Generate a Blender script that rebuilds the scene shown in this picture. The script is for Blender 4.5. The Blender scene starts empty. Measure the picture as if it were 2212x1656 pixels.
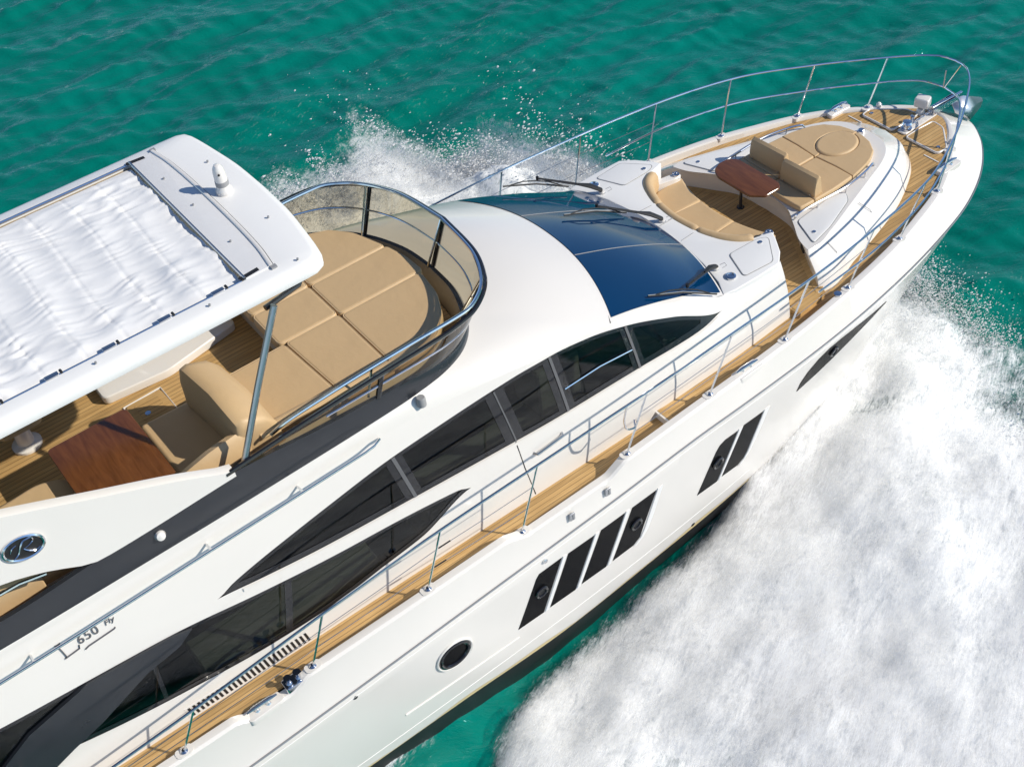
import bpy, bmesh, math, random
import numpy as np
from mathutils import Vector, Matrix
C = bpy.context
S = C.scene
random.seed(4); RNG = np.random.default_rng(7)

# ------------------------------------------------------------ camera, sky, sun, exposure
def make_camera():
    yaw, pitch, roll = math.radians(58.0687), math.radians(44.6301), math.radians(-7.397)
    f = Vector((math.cos(pitch)*math.cos(yaw), math.cos(pitch)*math.sin(yaw), -math.sin(pitch)))
    r = f.cross(Vector((0, 0, 1))).normalized(); u = r.cross(f)
    c, s = math.cos(roll), math.sin(roll)
    r2 = c*r + s*u; u2 = -s*r + c*u
    cam = bpy.data.objects.new('camera', bpy.data.cameras.new('camera'))
    C.collection.objects.link(cam)
    M = Matrix((r2, u2, -f)).transposed().to_4x4(); M.translation = (-3.597, -10.538, 13.8946)
    cam.matrix_world = M
    cam.data.sensor_width = 36; cam.data.lens = 2701.13/2212*36; cam.data.clip_end = 20000
    S.camera = cam
make_camera()
SUN_EL, SUN_AZ = 34.5, 135.0          # azimuth clockwise from +Y
W = bpy.data.worlds.new('World'); S.world = W; W.use_nodes = True
nt = W.node_tree; bg = nt.nodes['Background']
sky = nt.nodes.new('ShaderNodeTexSky'); sky.sky_type = 'NISHITA'; sky.sun_disc = False
sky.sun_elevation = math.radians(SUN_EL); sky.sun_rotation = math.radians(SUN_AZ)
sky.air_density = 1.0; sky.dust_density = 0.0; sky.ozone_density = 3.0; sky.altitude = 3000
nt.links.new(sky.outputs[0], bg.inputs[0]); bg.inputs[1].default_value = 0.14
sl = bpy.data.lights.new('sun', 'SUN'); sl.energy = 4.6; sl.angle = math.radians(.5); sl.color = (1, .94, .83)
so = bpy.data.objects.new('sun', sl); C.collection.objects.link(so)
az, el = math.radians(SUN_AZ), math.radians(SUN_EL)
sd = Vector((math.sin(az)*math.cos(el), math.cos(az)*math.cos(el), math.sin(el)))
so.rotation_euler = sd.to_track_quat('Z', 'Y').to_euler(); so.location = sd*60
S.view_settings.view_transform = 'Standard'; S.view_settings.look = 'None'
S.view_settings.exposure = -0.01; S.view_settings.gamma = 1
S.cycles.max_bounces = 8; S.cycles.transparent_max_bounces = 12

# ------------------------------------------------------------ materials
def mat(name, col, rough=.4, metal=0, spec=.5, coat=0, var=0, vscale=3, bump=0, bscale=40, ior=1.45, rvar=0):
    m = bpy.data.materials.new(name); m.use_nodes = True
    n = m.node_tree.nodes; l = m.node_tree.links; b = n['Principled BSDF']
    b.inputs['Base Color'].default_value = (*col, 1); b.inputs['Roughness'].default_value = rough
    b.inputs['Metallic'].default_value = metal; b.inputs['Specular IOR Level'].default_value = spec
    b.inputs['Coat Weight'].default_value = coat; b.inputs['Coat Roughness'].default_value = .05; b.inputs['IOR'].default_value = ior
    tc = n.new('ShaderNodeTexCoord')
    if var or rvar:
        t = n.new('ShaderNodeTexNoise'); t.inputs['Scale'].default_value = vscale; t.inputs['Detail'].default_value = 5
        l.new(tc.outputs['Object'], t.inputs['Vector'])
    if var:
        mx = n.new('ShaderNodeMix'); mx.data_type = 'RGBA'
        mx.inputs['A'].default_value = (*[c*(1-var) for c in col], 1); mx.inputs['B'].default_value = (*[min(1, c*(1+var)) for c in col], 1)
        l.new(t.outputs['Fac'], mx.inputs['Factor']); l.new(mx.outputs['Result'], b.inputs['Base Color'])
    if rvar:
        mr = n.new('ShaderNodeMapRange'); mr.inputs['To Min'].default_value = max(.02, rough-rvar); mr.inputs['To Max'].default_value = rough+rvar
        l.new(t.outputs['Fac'], mr.inputs['Value']); l.new(mr.outputs['Result'], b.inputs['Roughness'])
    if bump:
        t2 = n.new('ShaderNodeTexNoise'); t2.inputs['Scale'].default_value = bscale; t2.inputs['Detail'].default_value = 3
        l.new(tc.outputs['Object'], t2.inputs['Vector'])
        bp = n.new('ShaderNodeBump'); bp.inputs['Strength'].default_value = bump; bp.inputs['Distance'].default_value = .01
        l.new(t2.outputs['Fac'], bp.inputs['Height']); l.new(bp.outputs['Normal'], b.inputs['Normal'])
    return m
M = {}
M['gel'] = mat('white_gelcoat', (.765, .73, .68), .2, coat=.7, var=.02, vscale=1.2, rvar=.05)
M['gel2'] = mat('white_deck_gelcoat', (.80, .79, .765), .45, var=.03, vscale=2, bump=.08, bscale=160)
M['nonskid'] = mat('white_nonskid', (.74, .73, .715), .6, var=.03, vscale=5, bump=.25, bscale=220)
M['tan'] = mat('tan_vinyl', (.56, .39, .21), .5, var=.06, vscale=3, bump=.5, bscale=7)
M['chrome'] = mat('stainless', (.72, .73, .75), .12, metal=1, var=.05)
M['alu'] = mat('brushed_alloy', (.55, .56, .58), .3, metal=1, var=.05)
M['black'] = mat('black_gloss', (.012, .012, .014), .12, coat=.5, var=.2)
M['band'] = mat('charcoal_trim', (.022, .024, .029), .22, coat=.4, var=.15, rvar=.06)
M['rubber'] = mat('black_rubber', (.016, .016, .017), .55, var=.2)
M['boot'] = mat('black_antifoul', (.014, .014, .015), .45, var=.3, vscale=3)
M['grey'] = mat('grey_fitting', (.3, .3, .3), .5, var=.1)
M['greydk'] = mat('dark_grey_trim', (.12, .12, .125), .4, var=.1)
M['linegrey'] = mat('groove_grey', (.30, .30, .30), .6, var=.1)
M['rubrail'] = mat('rub_rail_steel', (.33, .33, .34), .3, metal=.6, var=.1)
M['beige'] = mat('beige_interior', (.34, .27, .18), .6, var=.1)
M['floorin'] = mat('interior_floor', (.10, .08, .06), .5, var=.2)
M['stain'] = mat('waterline_stain', (.62, .50, .26), .4, var=.15, vscale=6)
M['hullwin'] = mat('hull_glass', (.007, .007, .008), .15, spec=.03, var=.3, vscale=2)
M['windshield'] = mat('windshield_glass', (.0, .027, .085), .05, spec=.5, ior=1.5, var=.15, vscale=.6)  # blue of the reflected sky put into the glass base colour
M['letter'] = mat('lettering_steel', (.16, .16, .17), .35, metal=.4, var=.1)

def teak(name, period, planks=True):
    m = bpy.data.materials.new(name); m.use_nodes = True
    n = m.node_tree.nodes; l = m.node_tree.links; b = n['Principled BSDF']; b.inputs['Roughness'].default_value = .6
    tc = n.new('ShaderNodeTexCoord'); geo = n.new('ShaderNodeNewGeometry')
    mp = n.new('ShaderNodeMapping'); mp.inputs['Scale'].default_value = (1.2, 22, 22)
    l.new(geo.outputs['Position'], mp.inputs['Vector'])
    t = n.new('ShaderNodeTexNoise'); t.inputs['Scale'].default_value = 1.6; t.inputs['Detail'].default_value = 6; t.inputs['Distortion'].default_value = .4
    l.new(mp.outputs['Vector'], t.inputs['Vector'])
    r = n.new('ShaderNodeValToRGB'); r.color_ramp.elements[0].position = .3; r.color_ramp.elements[1].position = .72
    r.color_ramp.elements[0].color = (.42, .245, .085, 1); r.color_ramp.elements[1].color = (.62, .40, .165, 1)
    l.new(t.outputs['Fac'], r.inputs['Fac'])
    out = r.outputs['Color']
    t3 = n.new('ShaderNodeTexNoise'); t3.inputs['Scale'].default_value = 1.7; l.new(geo.outputs['Position'], t3.inputs['Vector'])
    mv = n.new('ShaderNodeMix'); mv.data_type = 'RGBA'; mv.blend_type = 'MULTIPLY'; mv.inputs['Factor'].default_value = 1
    r3 = n.new('ShaderNodeMapRange'); r3.inputs['To Min'].default_value = .82; r3.inputs['To Max'].default_value = 1.15
    l.new(t3.outputs['Fac'], r3.inputs['Value']); l.new(out, mv.inputs['A']); l.new(r3.outputs['Result'], mv.inputs['B']); out = mv.outputs['Result']
    if planks:
        uv = n.new('ShaderNodeUVMap'); sx = n.new('ShaderNodeSeparateXYZ'); l.new(uv.outputs['UV'], sx.inputs[0])
        d = n.new('ShaderNodeMath'); d.operation = 'DIVIDE'; d.inputs[1].default_value = period; l.new(sx.outputs['Y'], d.inputs[0])
        fr = n.new('ShaderNodeMath'); fr.operation = 'FRACT'; l.new(d.outputs[0], fr.inputs[0])
        ls = n.new('ShaderNodeMath'); ls.operation = 'LESS_THAN'; ls.inputs[1].default_value = .085; l.new(fr.outputs[0], ls.inputs[0])
        fl = n.new('ShaderNodeMath'); fl.operation = 'FLOOR'; l.new(d.outputs[0], fl.inputs[0])
        wn = n.new('ShaderNodeTexWhiteNoise'); wn.noise_dimensions = '1D'; l.new(fl.outputs[0], wn.inputs['W'])
        r4 = n.new('ShaderNodeMapRange'); r4.inputs['To Min'].default_value = .86; r4.inputs['To Max'].default_value = 1.1; l.new(wn.outputs['Value'], r4.inputs['Value'])
        m4 = n.new('ShaderNodeMix'); m4.data_type = 'RGBA'; m4.blend_type = 'MULTIPLY'; m4.inputs['Factor'].default_value = 1
        l.new(out, m4.inputs['A']); l.new(r4.outputs['Result'], m4.inputs['B'])
        mx = n.new('ShaderNodeMix'); mx.data_type = 'RGBA'; l.new(ls.outputs[0], mx.inputs['Factor'])
        l.new(m4.outputs['Result'], mx.inputs['A']); mx.inputs['B'].default_value = (.13, .08, .035, 1); out = mx.outputs['Result']
    l.new(out, b.inputs['Base Color'])
    return m
M['teak'] = teak('teak_planks', .066); M['teakp'] = teak('teak_margin', 1, False)

def mahogany():
    m = bpy.data.materials.new('varnished_mahogany'); m.use_nodes = True
    n = m.node_tree.nodes; l = m.node_tree.links; b = n['Principled BSDF']
    b.inputs['Roughness'].default_value = .22; b.inputs['Coat Weight'].default_value = .45; b.inputs['Coat Roughness'].default_value = .12
    tc = n.new('ShaderNodeTexCoord'); mp = n.new('ShaderNodeMapping'); mp.inputs['Scale'].default_value = (14, 2, 6)
    l.new(tc.outputs['Object'], mp.inputs['Vector'])
    t = n.new('ShaderNodeTexNoise'); t.inputs['Scale'].default_value = 1.5; t.inputs['Detail'].default_value = 6; t.inputs['Distortion'].default_value = .5
    l.new(mp.outputs['Vector'], t.inputs['Vector'])
    r = n.new('ShaderNodeValToRGB'); r.color_ramp.elements[0].position = .3; r.color_ramp.elements[1].position = .75
    r.color_ramp.elements[0].color = (.10, .032, .008, 1); r.color_ramp.elements[1].color = (.175, .060, .016, 1)
    l.new(t.outputs['Fac'], r.inputs['Fac']); l.new(r.outputs['Color'], b.inputs['Base Color'])
    return m
M['mahog'] = mahogany()

def tinted(name, tint, gloss=.03, spec_mix=1.0):
    m = bpy.data.materials.new(name); m.use_nodes = True
    n = m.node_tree.nodes; l = m.node_tree.links; n.remove(n['Principled BSDF']); o = n['Material Output']
    tr = n.new('ShaderNodeBsdfTransparent'); tr.inputs['Color'].default_value = (*tint, 1)
    gl = n.new('ShaderNodeBsdfGlossy'); gl.inputs['Roughness'].default_value = gloss
    fr = n.new('ShaderNodeFresnel'); fr.inputs['IOR'].default_value = 1.5
    gq = n.new('ShaderNodeNewGeometry'); mq = n.new('ShaderNodeMath'); mq.operation = 'MULTIPLY_ADD'; mq.inputs[1].default_value = -.8333; mq.inputs[2].default_value = 1.5
    l.new(gq.outputs['Backfacing'], mq.inputs[0]); l.new(mq.outputs[0], fr.inputs['IOR'])
    t = n.new('ShaderNodeTexNoise'); t.inputs['Scale'].default_value = 1.5; tc = n.new('ShaderNodeTexCoord'); l.new(tc.outputs['Object'], t.inputs['Vector'])
    bp = n.new('ShaderNodeBump'); bp.inputs['Strength'].default_value = .05; bp.inputs['Distance'].default_value = .02
    l.new(t.outputs['Fac'], bp.inputs['Height']); l.new(bp.outputs['Normal'], gl.inputs['Normal'])
    mx = n.new('ShaderNodeMixShader'); l.new(fr.outputs[0], mx.inputs[0]); l.new(tr.outputs[0], mx.inputs[1]); l.new(gl.outputs[0], mx.inputs[2])
    l.new(mx.outputs[0], o.inputs['Surface'])
    return m
M['cabinglass'] = tinted('cabin_glass', (.25, .31, .32)); M['bronze'] = tinted('bronze_screen', (.62, .56, .43))

def canvas():
    m = mat('white_canvas', (.82, .81, .79), .8, var=.03, vscale=3, bump=.15, bscale=90)
    b = m.node_tree.nodes['Principled BSDF']; b.inputs['Sheen Weight'].default_value = .2
    return m
M['canvas'] = canvas()

# ------------------------------------------------------------ mesh builder
ORG = {}
class MB:
    def __init__(s): s.v = []; s.f = []; s.uv = None
    def add(s, v, f):
        o = len(s.v); s.v += [tuple(map(float, p)) for p in v]; s.f += [tuple(i+o for i in q) for q in f]; return s
    def grid(s, P, cu=False, cv=False, flip=False):
        n, m = len(P), len(P[0]); f = []
        for i in range(n if cu else n-1):
            for j in range(m if cv else m-1):
                a, b, c, d = i*m+j, ((i+1) % n)*m+j, ((i+1) % n)*m+(j+1) % m, i*m+(j+1) % m
                f.append((a, d, c, b) if flip else (a, b, c, d))
        return s.add([p for r in P for p in r], f)
    def tube(s, path, r, n=8, closed=False, flat=1):
        P = [Vector(p) for p in path]; N = len(P); rings = []; up = None
        for i in range(N):
            if closed: t = P[(i+1) % N]-P[i-1]
            else: t = P[min(i+1, N-1)]-P[max(i-1, 0)]
            t.normalize()
            if up is None:
                up = Vector((0, 0, 1)) if abs(t.z) < .9 else Vector((1, 0, 0))
            a = t.cross(up).normalized(); up = a.cross(t).normalized()
            rr = r[i] if hasattr(r, '__len__') else r
            rings.append([P[i]+rr*(math.cos(k/n*2*math.pi)*a+flat*math.sin(k/n*2*math.pi)*up) for k in range(n)])
        o = len(s.v); s.grid(rings, cu=closed, cv=True)
        if not closed: s.f += [tuple(o+k for k in range(n)), tuple(o+(N-1)*n+k for k in reversed(range(n)))]
        return s
    def box(s, c, d, R=None):
        v = []
        for x in (-.5, .5):
            for y in (-.5, .5):
                for z in (-.5, .5):
                    p = Vector((x*d[0], y*d[1], z*d[2])); v.append((R @ p if R else p)+Vector(c))
        return s.add(v, [(0, 1, 3, 2), (4, 6, 7, 5), (0, 4, 5, 1), (2, 3, 7, 6), (0, 2, 6, 4), (1, 5, 7, 3)])
    def lathe(s, prof, c=(0, 0, 0), axis=(0, 0, 1), n=20):
        q = Vector((0, 0, 1)).rotation_difference(Vector(axis).normalized()); c = Vector(c)
        rings = [[c+q @ Vector((r*math.cos(k/n*2*math.pi), r*math.sin(k/n*2*math.pi), z)) for k in range(n)] for r, z in prof]
        o = len(s.v); s.grid(rings, cv=True)
        s.f += [tuple(o+k for k in reversed(range(n))), tuple(o+(len(prof)-1)*n+k for k in range(n))]; return s
    def prism(s, poly, z0, z1, top=True, bottom=True):
        poly = ccw(poly); n = len(poly); o = len(s.v)
        zf0 = z0 if callable(z0) else (lambda x, y: z0); zf1 = z1 if callable(z1) else (lambda x, y: z1)
        s.v += [(x, y, zf0(x, y)) for x, y in poly]+[(x, y, zf1(x, y)) for x, y in poly]
        s.f += [(o+i, o+(i+1) % n, o+n+(i+1) % n, o+n+i) for i in range(n)]
        if top: s.f.append(tuple(o+n+i for i in range(n)))
        if bottom: s.f.append(tuple(o+i for i in reversed(range(n))))
        return s
    def cushion(s, poly, z0, z1, r=.04, puff=.012):
        poly = ccw(poly); n = len(poly)
        rings = [(0, z0), (-.004, z0+.3*(z1-z0)), (-.004, z1-r), (.3*r, z1-.3*r), (r, z1)]
        L = []
        for d, z in rings: L.append([(x, y, z) for x, y in inset(poly, d)])
        L.append([(x, y, z1) for x, y in inset(poly, 1.3*r)])
        o = len(s.v); s.grid(L, cv=True)
        N = len(L); s.f += [tuple(o+(N-1)*n+k for k in range(n)), tuple(o+k for k in reversed(range(n)))]
        return s
    def build(s, name, m, parent=None, ang=35, smooth=True, bev=0, kind=None, top=None):
        me = bpy.data.meshes.new(name)
        V = np.array(s.v, float); c = np.array([(V[:, 0].min()+V[:, 0].max())/2, (V[:, 1].min()+V[:, 1].max())/2, V[:, 2].min()])
        me.from_pydata((V-c).tolist(), [], s.f)
        bm = bmesh.new(); bm.from_mesh(me); bmesh.ops.remove_doubles(bm, verts=bm.verts, dist=1e-5)
        if bev:
            ed = [e for e in bm.edges if len(e.link_faces) == 2 and e.calc_face_angle(0) > math.radians(30)]
            bmesh.ops.bevel(bm, geom=ed, offset=bev, segments=3, profile=.6, affect='EDGES', clamp_overlap=True)
        bmesh.ops.recalc_face_normals(bm, faces=bm.faces)
        bm.to_mesh(me); bm.free()
        if smooth:
            me.polygons.foreach_set('use_smooth', [p.loop_total < 9 for p in me.polygons]); me.set_sharp_from_angle(angle=math.radians(ang))
        if s.uv is not None or (m and 'teak' in m.name):
            ul = me.uv_layers.new(name='UVMap')
            co = np.empty(len(me.vertices)*3); me.vertices.foreach_get('co', co); co = co.reshape(-1, 3)+c
            li = np.empty(len(me.loops), int); me.loops.foreach_get('vertex_index', li)
            uv = co[:, :2] if s.uv is None else s.uv(co)
            ul.data.foreach_set('uv', uv[li].astype(np.float32).ravel())
        if m: me.materials.append(m)
        o = bpy.data.objects.new(name, me); C.collection.objects.link(o)
        po = ORG.get(parent.name, np.zeros(3)) if parent else np.zeros(3)
        o.location = c-po
        if parent: o.parent = parent
        ORG[o.name] = c
        if kind: o['kind'] = kind
        return o
def ccw(p):
    p = [tuple(q[:2]) for q in p]; a = sum(p[i][0]*p[(i+1) % len(p)][1]-p[(i+1) % len(p)][0]*p[i][1] for i in range(len(p)))
    return p if a > 0 else p[::-1]
def inset(poly, d):
    n = len(poly); out = []
    for i in range(n):
        p0, p1, p2 = Vector(poly[i-1]), Vector(poly[i]), Vector(poly[(i+1) % n])
        a, b = (p1-p0), (p2-p1)
        if a.length < 1e-9 or b.length < 1e-9: out.append(tuple(p1)); continue
        a.normalize(); b.normalize()
        n1, n2 = Vector((-a.y, a.x)), Vector((-b.y, b.x)); k = n1+n2
        q = max(.35, 1+n1.dot(n2)); out.append(tuple(p1+k*(d/q)))
    if d > 0:                                   # collapse edges that flipped over
        for _ in range(8):
            bad = False
            for i in range(n):
                j = (i+1) % n
                e0 = (poly[j][0]-poly[i][0], poly[j][1]-poly[i][1]); e1 = (out[j][0]-out[i][0], out[j][1]-out[i][1])
                if e0[0]*e1[0]+e0[1]*e1[1] < -1e-12:
                    m_ = ((out[i][0]+out[j][0])/2, (out[i][1]+out[j][1])/2); out[i] = out[j] = m_; bad = True
            if not bad: break
    return out
def rpoly(poly, r, n=5):
    N = len(poly); out = []
    for i in range(N):
        p0, p1, p2 = Vector(poly[i-1][:2]), Vector(poly[i][:2]), Vector(poly[(i+1) % N][:2])
        rr = r[i] if hasattr(r, '__len__') else r
        a = (p0-p1); b = (p2-p1); la, lb = a.length, b.length; a.normalize(); b.normalize()
        d = min(rr, .48*la, .48*lb)
        if d < 1e-4: out.append(tuple(p1)); continue
        s, e = p1+a*d, p1+b*d
        for k in range(n+1):
            t = k/n; out.append(tuple((1-t)**2*s+2*t*(1-t)*p1+t*t*e))
    return out
def pchip(xs, ys):
    xs = np.asarray(xs, float); ys = np.asarray(ys, float); h = np.diff(xs); d = np.diff(ys)/h; m = np.zeros_like(ys)
    for i in range(1, len(xs)-1):
        if d[i-1]*d[i] > 0:
            w1 = 2*h[i]+h[i-1]; w2 = h[i]+2*h[i-1]; m[i] = (w1+w2)/(w1/d[i-1]+w2/d[i])
    m[0] = d[0]; m[-1] = d[-1]
    def f(x):
        x = np.clip(np.asarray(x, float), xs[0], xs[-1]); i = np.clip(np.searchsorted(xs, x)-1, 0, len(h)-1)
        t = (x-xs[i])/h[i]; t2 = t*t; t3 = t2*t
        return (2*t3-3*t2+1)*ys[i]+(t3-2*t2+t)*h[i]*m[i]+(-2*t3+3*t2)*ys[i+1]+(t3-t2)*h[i]*m[i+1]
    return f
def curve3(P, n=60):
    P = np.array(P, float); t = np.concatenate([[0], np.cumsum(np.linalg.norm(np.diff(P, axis=0), axis=1))])
    g = np.linspace(0, t[-1], n); return np.stack([pchip(t, P[:, k])(g) for k in range(P.shape[1])], 1)
def mirror(P): return [(p[0], -p[1], *p[2:]) for p in P]
def sym(P):   # half outline given with y>=0 from one end to other -> closed polygon
    return list(P)+[(p[0], -p[1]) for p in reversed(P) if abs(p[1]) > 1e-6]
def thing(name, label, cat, loc=(0, 0, 0), group=None):
    o = bpy.data.objects.new(name, None); C.collection.objects.link(o); o.location = loc; o.empty_display_size = .3
    o['label'] = label; o['category'] = cat
    if group: o['group'] = group
    ORG[o.name] = np.array(loc, float); return o
def tag(o, label, cat, group=None):
    o['label'] = label; o['category'] = cat
    if group: o['group'] = group
    return o

# ------------------------------------------------------------ hull form
kx = [-7.5, -5, -2.5, 0, 2.5, 4.5, 6, 7.3, 8.6, 9.6, 10.45, 11.2, 11.75, 12.14, 12.38, 12.46]
kb = [2.38, 2.42, 2.45, 2.48, 2.49, 2.47, 2.42, 2.32, 2.13, 1.92, 1.69, 1.37, 1.02, .66, .3, 0]
kz = [.9, .95, 1.12, 1.33, 1.52, 1.66, 1.67, 1.67, 1.65, 1.63, 1.62, 1.61, 1.6, 1.6, 1.6, 1.6]
cx = [-7.5, -5, -2.5, 0, 2.5, 4.5, 6, 7.3, 8.5, 9.35, 10.1, 10.75, 11.2, 11.55, 11.76, 11.82]
cb = [2.3, 2.33, 2.36, 2.38, 2.38, 2.33, 2.25, 2.11, 1.9, 1.67, 1.42, 1.08, .76, .48, .22, 0]
cz = [1.9, 1.93, 1.97, 2.02, 2.08, 2.12, 2.12, 2.12, 2.1, 2.07, 2.04, 2.02, 2.0, 1.99, 1.98, 1.98]
T = np.arange(len(kx)); tt = np.unique(np.concatenate([np.linspace(0, 12, 420), np.linspace(12, 15, 60)]))
kX, kB, kZ, cX, cB, cZ = [pchip(T, a)(tt) for a in (kx, kb, kz, cx, cb, cz)]
KB = pchip(kx, kb); KZ = pchip(kx, kz); CB = pchip(cx, cb); CZ = pchip(cx, cz)
sx = [-7.5, -2.5, 0, 2, 4, 6, 7.2, 8.3, 9.1, 10.1, 10.56, 11.2, 11.8, 12.2, 12.45]
SB = pchip(sx, [2.36, 2.35, 2.33, 2.27, 2.17, 1.98, 1.78, 1.55, 1.36, 1.13, 1.0, .62, .3, .12, 0])
SZ = pchip(sx, [-.6, -.62, -.66, -.8, -.75, -.75, -.66, -.7, -.5, -.15, .06, .38, .8, 1.2, 1.55])
chx = [-7.5, -.8, 0, .7, 2.35, 3.5, 5.6, 7.05, 8, 8.5, 9.1, 10.1, 10.56, 11.2, 11.8, 12.2, 12.45]
CHB = pchip(chx, [2.3, 2.28, 2.25, 2.2, 2.12, 2.02, 1.83, 1.62, 1.48, 1.4, 1.28, 1.08, .96, .6, .29, .115, 0])
CHZ = pchip(chx, [-1.4, -1.4, -1.42, -1.45, -1.45, -1.38, -1.36, -1.2, -.97, -.8, -.6, -.23, .02, .36, .78, 1.18, 1.54])
KEZ = pchip([-7.5, 5, 7, 8.5, 9.8, 10.56, 11.2, 11.8, 12.2, 12.45], [-1.9, -1.9, -1.75, -1.4, -.9, -.45, .1, .68, 1.14, 1.52])
def hullb(x, z):
    u = np.clip((z-SZ(x))/(KZ(x)-SZ(x)), 0, 1); return SB(x)+(KB(x)-SB(x))*u+.05*u*(1-u)
K_ = pchip([-7, 2, 3.45, 4.5, 5.4, 6.8], [.045, .045, .098, .2, .36, .26]); B0 = pchip([-7, 4, 5.4, 6.5, 7], [1.985, 1.985, 1.95, 1.88, 1.85])
def sideb(x, z):
    h = np.maximum(z-1.9, 0); return B0(x)-K_(x)*h*h
def trap(x, a, b, c, d): return np.clip(np.minimum((x-a)/(b-a), (d-x)/(d-c)), 0, 1)
def dip(x): return .13*trap(x, 1.1, 1.4, 2.7, 2.96)+.12*trap(x, -2.6, -2.45, -1.95, -1.7)
DZ = lambda x: np.where(np.asarray(x) < 3.88, 1.87, 1.97)

Y = thing('motor_yacht', 'white flybridge motor yacht with teak side decks speeding through turquoise sea', 'yacht')

hb = MB(); hs = {}
n = len(tt)
czd = cZ-dip(cX)
rows = []
lines = []
lines.append([(kX, SB(kX), SZ(kX))])
def line(u):
    x = kX; return np.stack([x, SB(x)+(kB-SB(x))*u+.05*u*(1-u), SZ(x)+(kZ-SZ(x))*u], 1)
L = [line(u) for u in np.linspace(0, 1, 9)]
L.append(np.stack([kX, np.maximum(kB-.012, 0), kZ+.03], 1))
L.append(np.stack([cX, np.where(cB > .03, cB+.075, cB), czd-.035], 1)); L.append(np.stack([cX, np.where(cB > .03, cB+.045, cB), czd-.006], 1))
L.append(np.stack([cX, cB, czd], 1))
L.append(np.stack([cX-.0, np.maximum(cB-.045, 0), czd-.005], 1)); L.append(np.stack([cX-.035*(cX > 11), np.maximum(cB-.06, 0), czd-.03], 1))
L.append(np.stack([cX-.04*(cX > 11), np.maximum(cB-.065, 0), DZ(cX)-.05], 1))
for sg in (-1, 1): hb.grid([[(p[0], sg*p[1], p[2]) for p in l] for l in L], flip=sg < 0)
# transom
hb.add([(-7.5, 2.36, -.6), (-7.5, 2.38, .9), (-7.5, 2.3, 1.9), (-7.5, -2.3, 1.9), (-7.5, -2.38, .9), (-7.5, -2.36, -.6)], [(0, 1, 2, 3, 4, 5)])
HULL = hb.build('hull', M['gel'], Y, ang=28)
bb = MB()
Lb = [np.stack([kX, np.where(kX < 11, .02, 0)*0, KEZ(kX)], 1), np.stack([kX, CHB(kX), CHZ(kX)], 1), np.stack([kX, (CHB(kX)+SB(kX))/2+.01, (CHZ(kX)+SZ(kX))/2], 1), np.stack([kX, SB(kX)-.001, SZ(kX)], 1)]
cut = kX < 8.55
for sg in (-1, 1): bb.grid([[(p[0], sg*p[1], p[2]) for p in l[cut]] for l in Lb])
bb.build('boot_stripe', M['boot'], HULL, ang=50)
bw = MB()
for sg in (-1, 1): bw.grid([[(p[0], sg*p[1], p[2]) for p in l[kX >= 8.5]] for l in Lb])
bw.build('bow_bottom', M['gel'], HULL, ang=50)
# yellow stain along waterline, groove lines, rub rail
for sg in (-1,):
    st = MB(); xs = np.linspace(-2.2, 6.6, 120); wd = .035+.03*np.sin(xs*1.7)+.02*np.sin(xs*4.3+1)
    st.grid([[(x, sg*(float(hullb(x, float(SZ(x))+o*w))+.004), float(SZ(x))+o*w) for x, w in zip(xs, np.maximum(wd, .01))] for o in (0, 1)])
    st.build('waterline_stain', M['stain'], HULL)
for sg in (-1, 1):
    rr = MB(); rr.tube([(x, sg*(b+.004), z+.012) for x, b, z in zip(kX[::4], kB[::4], kZ[::4]) if b > .02], .014, 6)
    rr.build('rub_rail', M['rubrail'], HULL)
    g = MB(); m2 = (kX > -7) & (kX < 9.5)
    g.tube([(x, sg*(float(hullb(x, z-.10))+.002), z-.10) for x, b, z in zip(kX[m2][::4], kB[m2][::4], kZ[m2][::4])], .006, 5)
    g.build('hull_groove', M['gel2'], HULL)

def side_panel(name, poly, surf, sg, m, parent, off=.006, th=.03, sub=True):
    """flat-ish panel whose outline (x,z) lies on a side surface"""
    b = MB(); n = len(poly)
    b.v += [(x, sg*(float(surf(x, z))+off), z) for x, z in poly]+[(x, sg*(float(surf(x, z))-th), z) for x, z in poly]
    b.f.append(tuple(range(n))); b.f += [(i, (i+1) % n, n+(i+1) % n, n+i) for i in range(n)]
    return b.build(name, m, parent, ang=20)
def ring(name, cx_, cz_, r, tr, surf, sg, m, parent, off=.0, n=28, sx_=1):
    b = MB(); b.tube([(cx_+sx_*r*math.cos(k/n*2*math.pi), sg*(float(surf(cx_+sx_*r*math.cos(k/n*2*math.pi), cz_+r*math.sin(k/n*2*math.pi)))+off), cz_+r*math.sin(k/n*2*math.pi)) for k in range(n)], tr, 8, closed=True)
    return b.build(name, m, parent)
def disc(name, cx_, cz_, r, surf, sg, m, parent, off, n=28):
    return side_panel(name, [(cx_+r*math.cos(k/n*2*math.pi), cz_+r*math.sin(k/n*2*math.pi)) for k in range(n)], surf, sg, m, parent, off, .02)
WIN = [([(1.42, 1.0), (1.47, 1.07), (1.84, 1.09), (1.52, .10), (1.09, .12)], (1.49, .65)), ([(1.95, 1.08), (2.38, 1.08), (2.07, .09), (1.63, .11)], None),
       ([(2.5, 1.09), (2.91, 1.1), (2.62, .10), (2.18, .12)], None), ([(3.04, 1.1), (3.47, 1.11), (3.27, .36), (3.24, .22), (3.12, .12), (2.74, .12)], (3.13, .65)),
       ([(4.6, .96), (4.66, 1.07), (4.76, 1.12), (5.0, 1.11), (4.77, .11), (4.36, .15)], (4.68, .66)), ([(5.12, 1.14), (5.51, 1.12), (5.36, .3), (5.31, .18), (5.21, .10), (4.87, .14)], None)]
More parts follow.
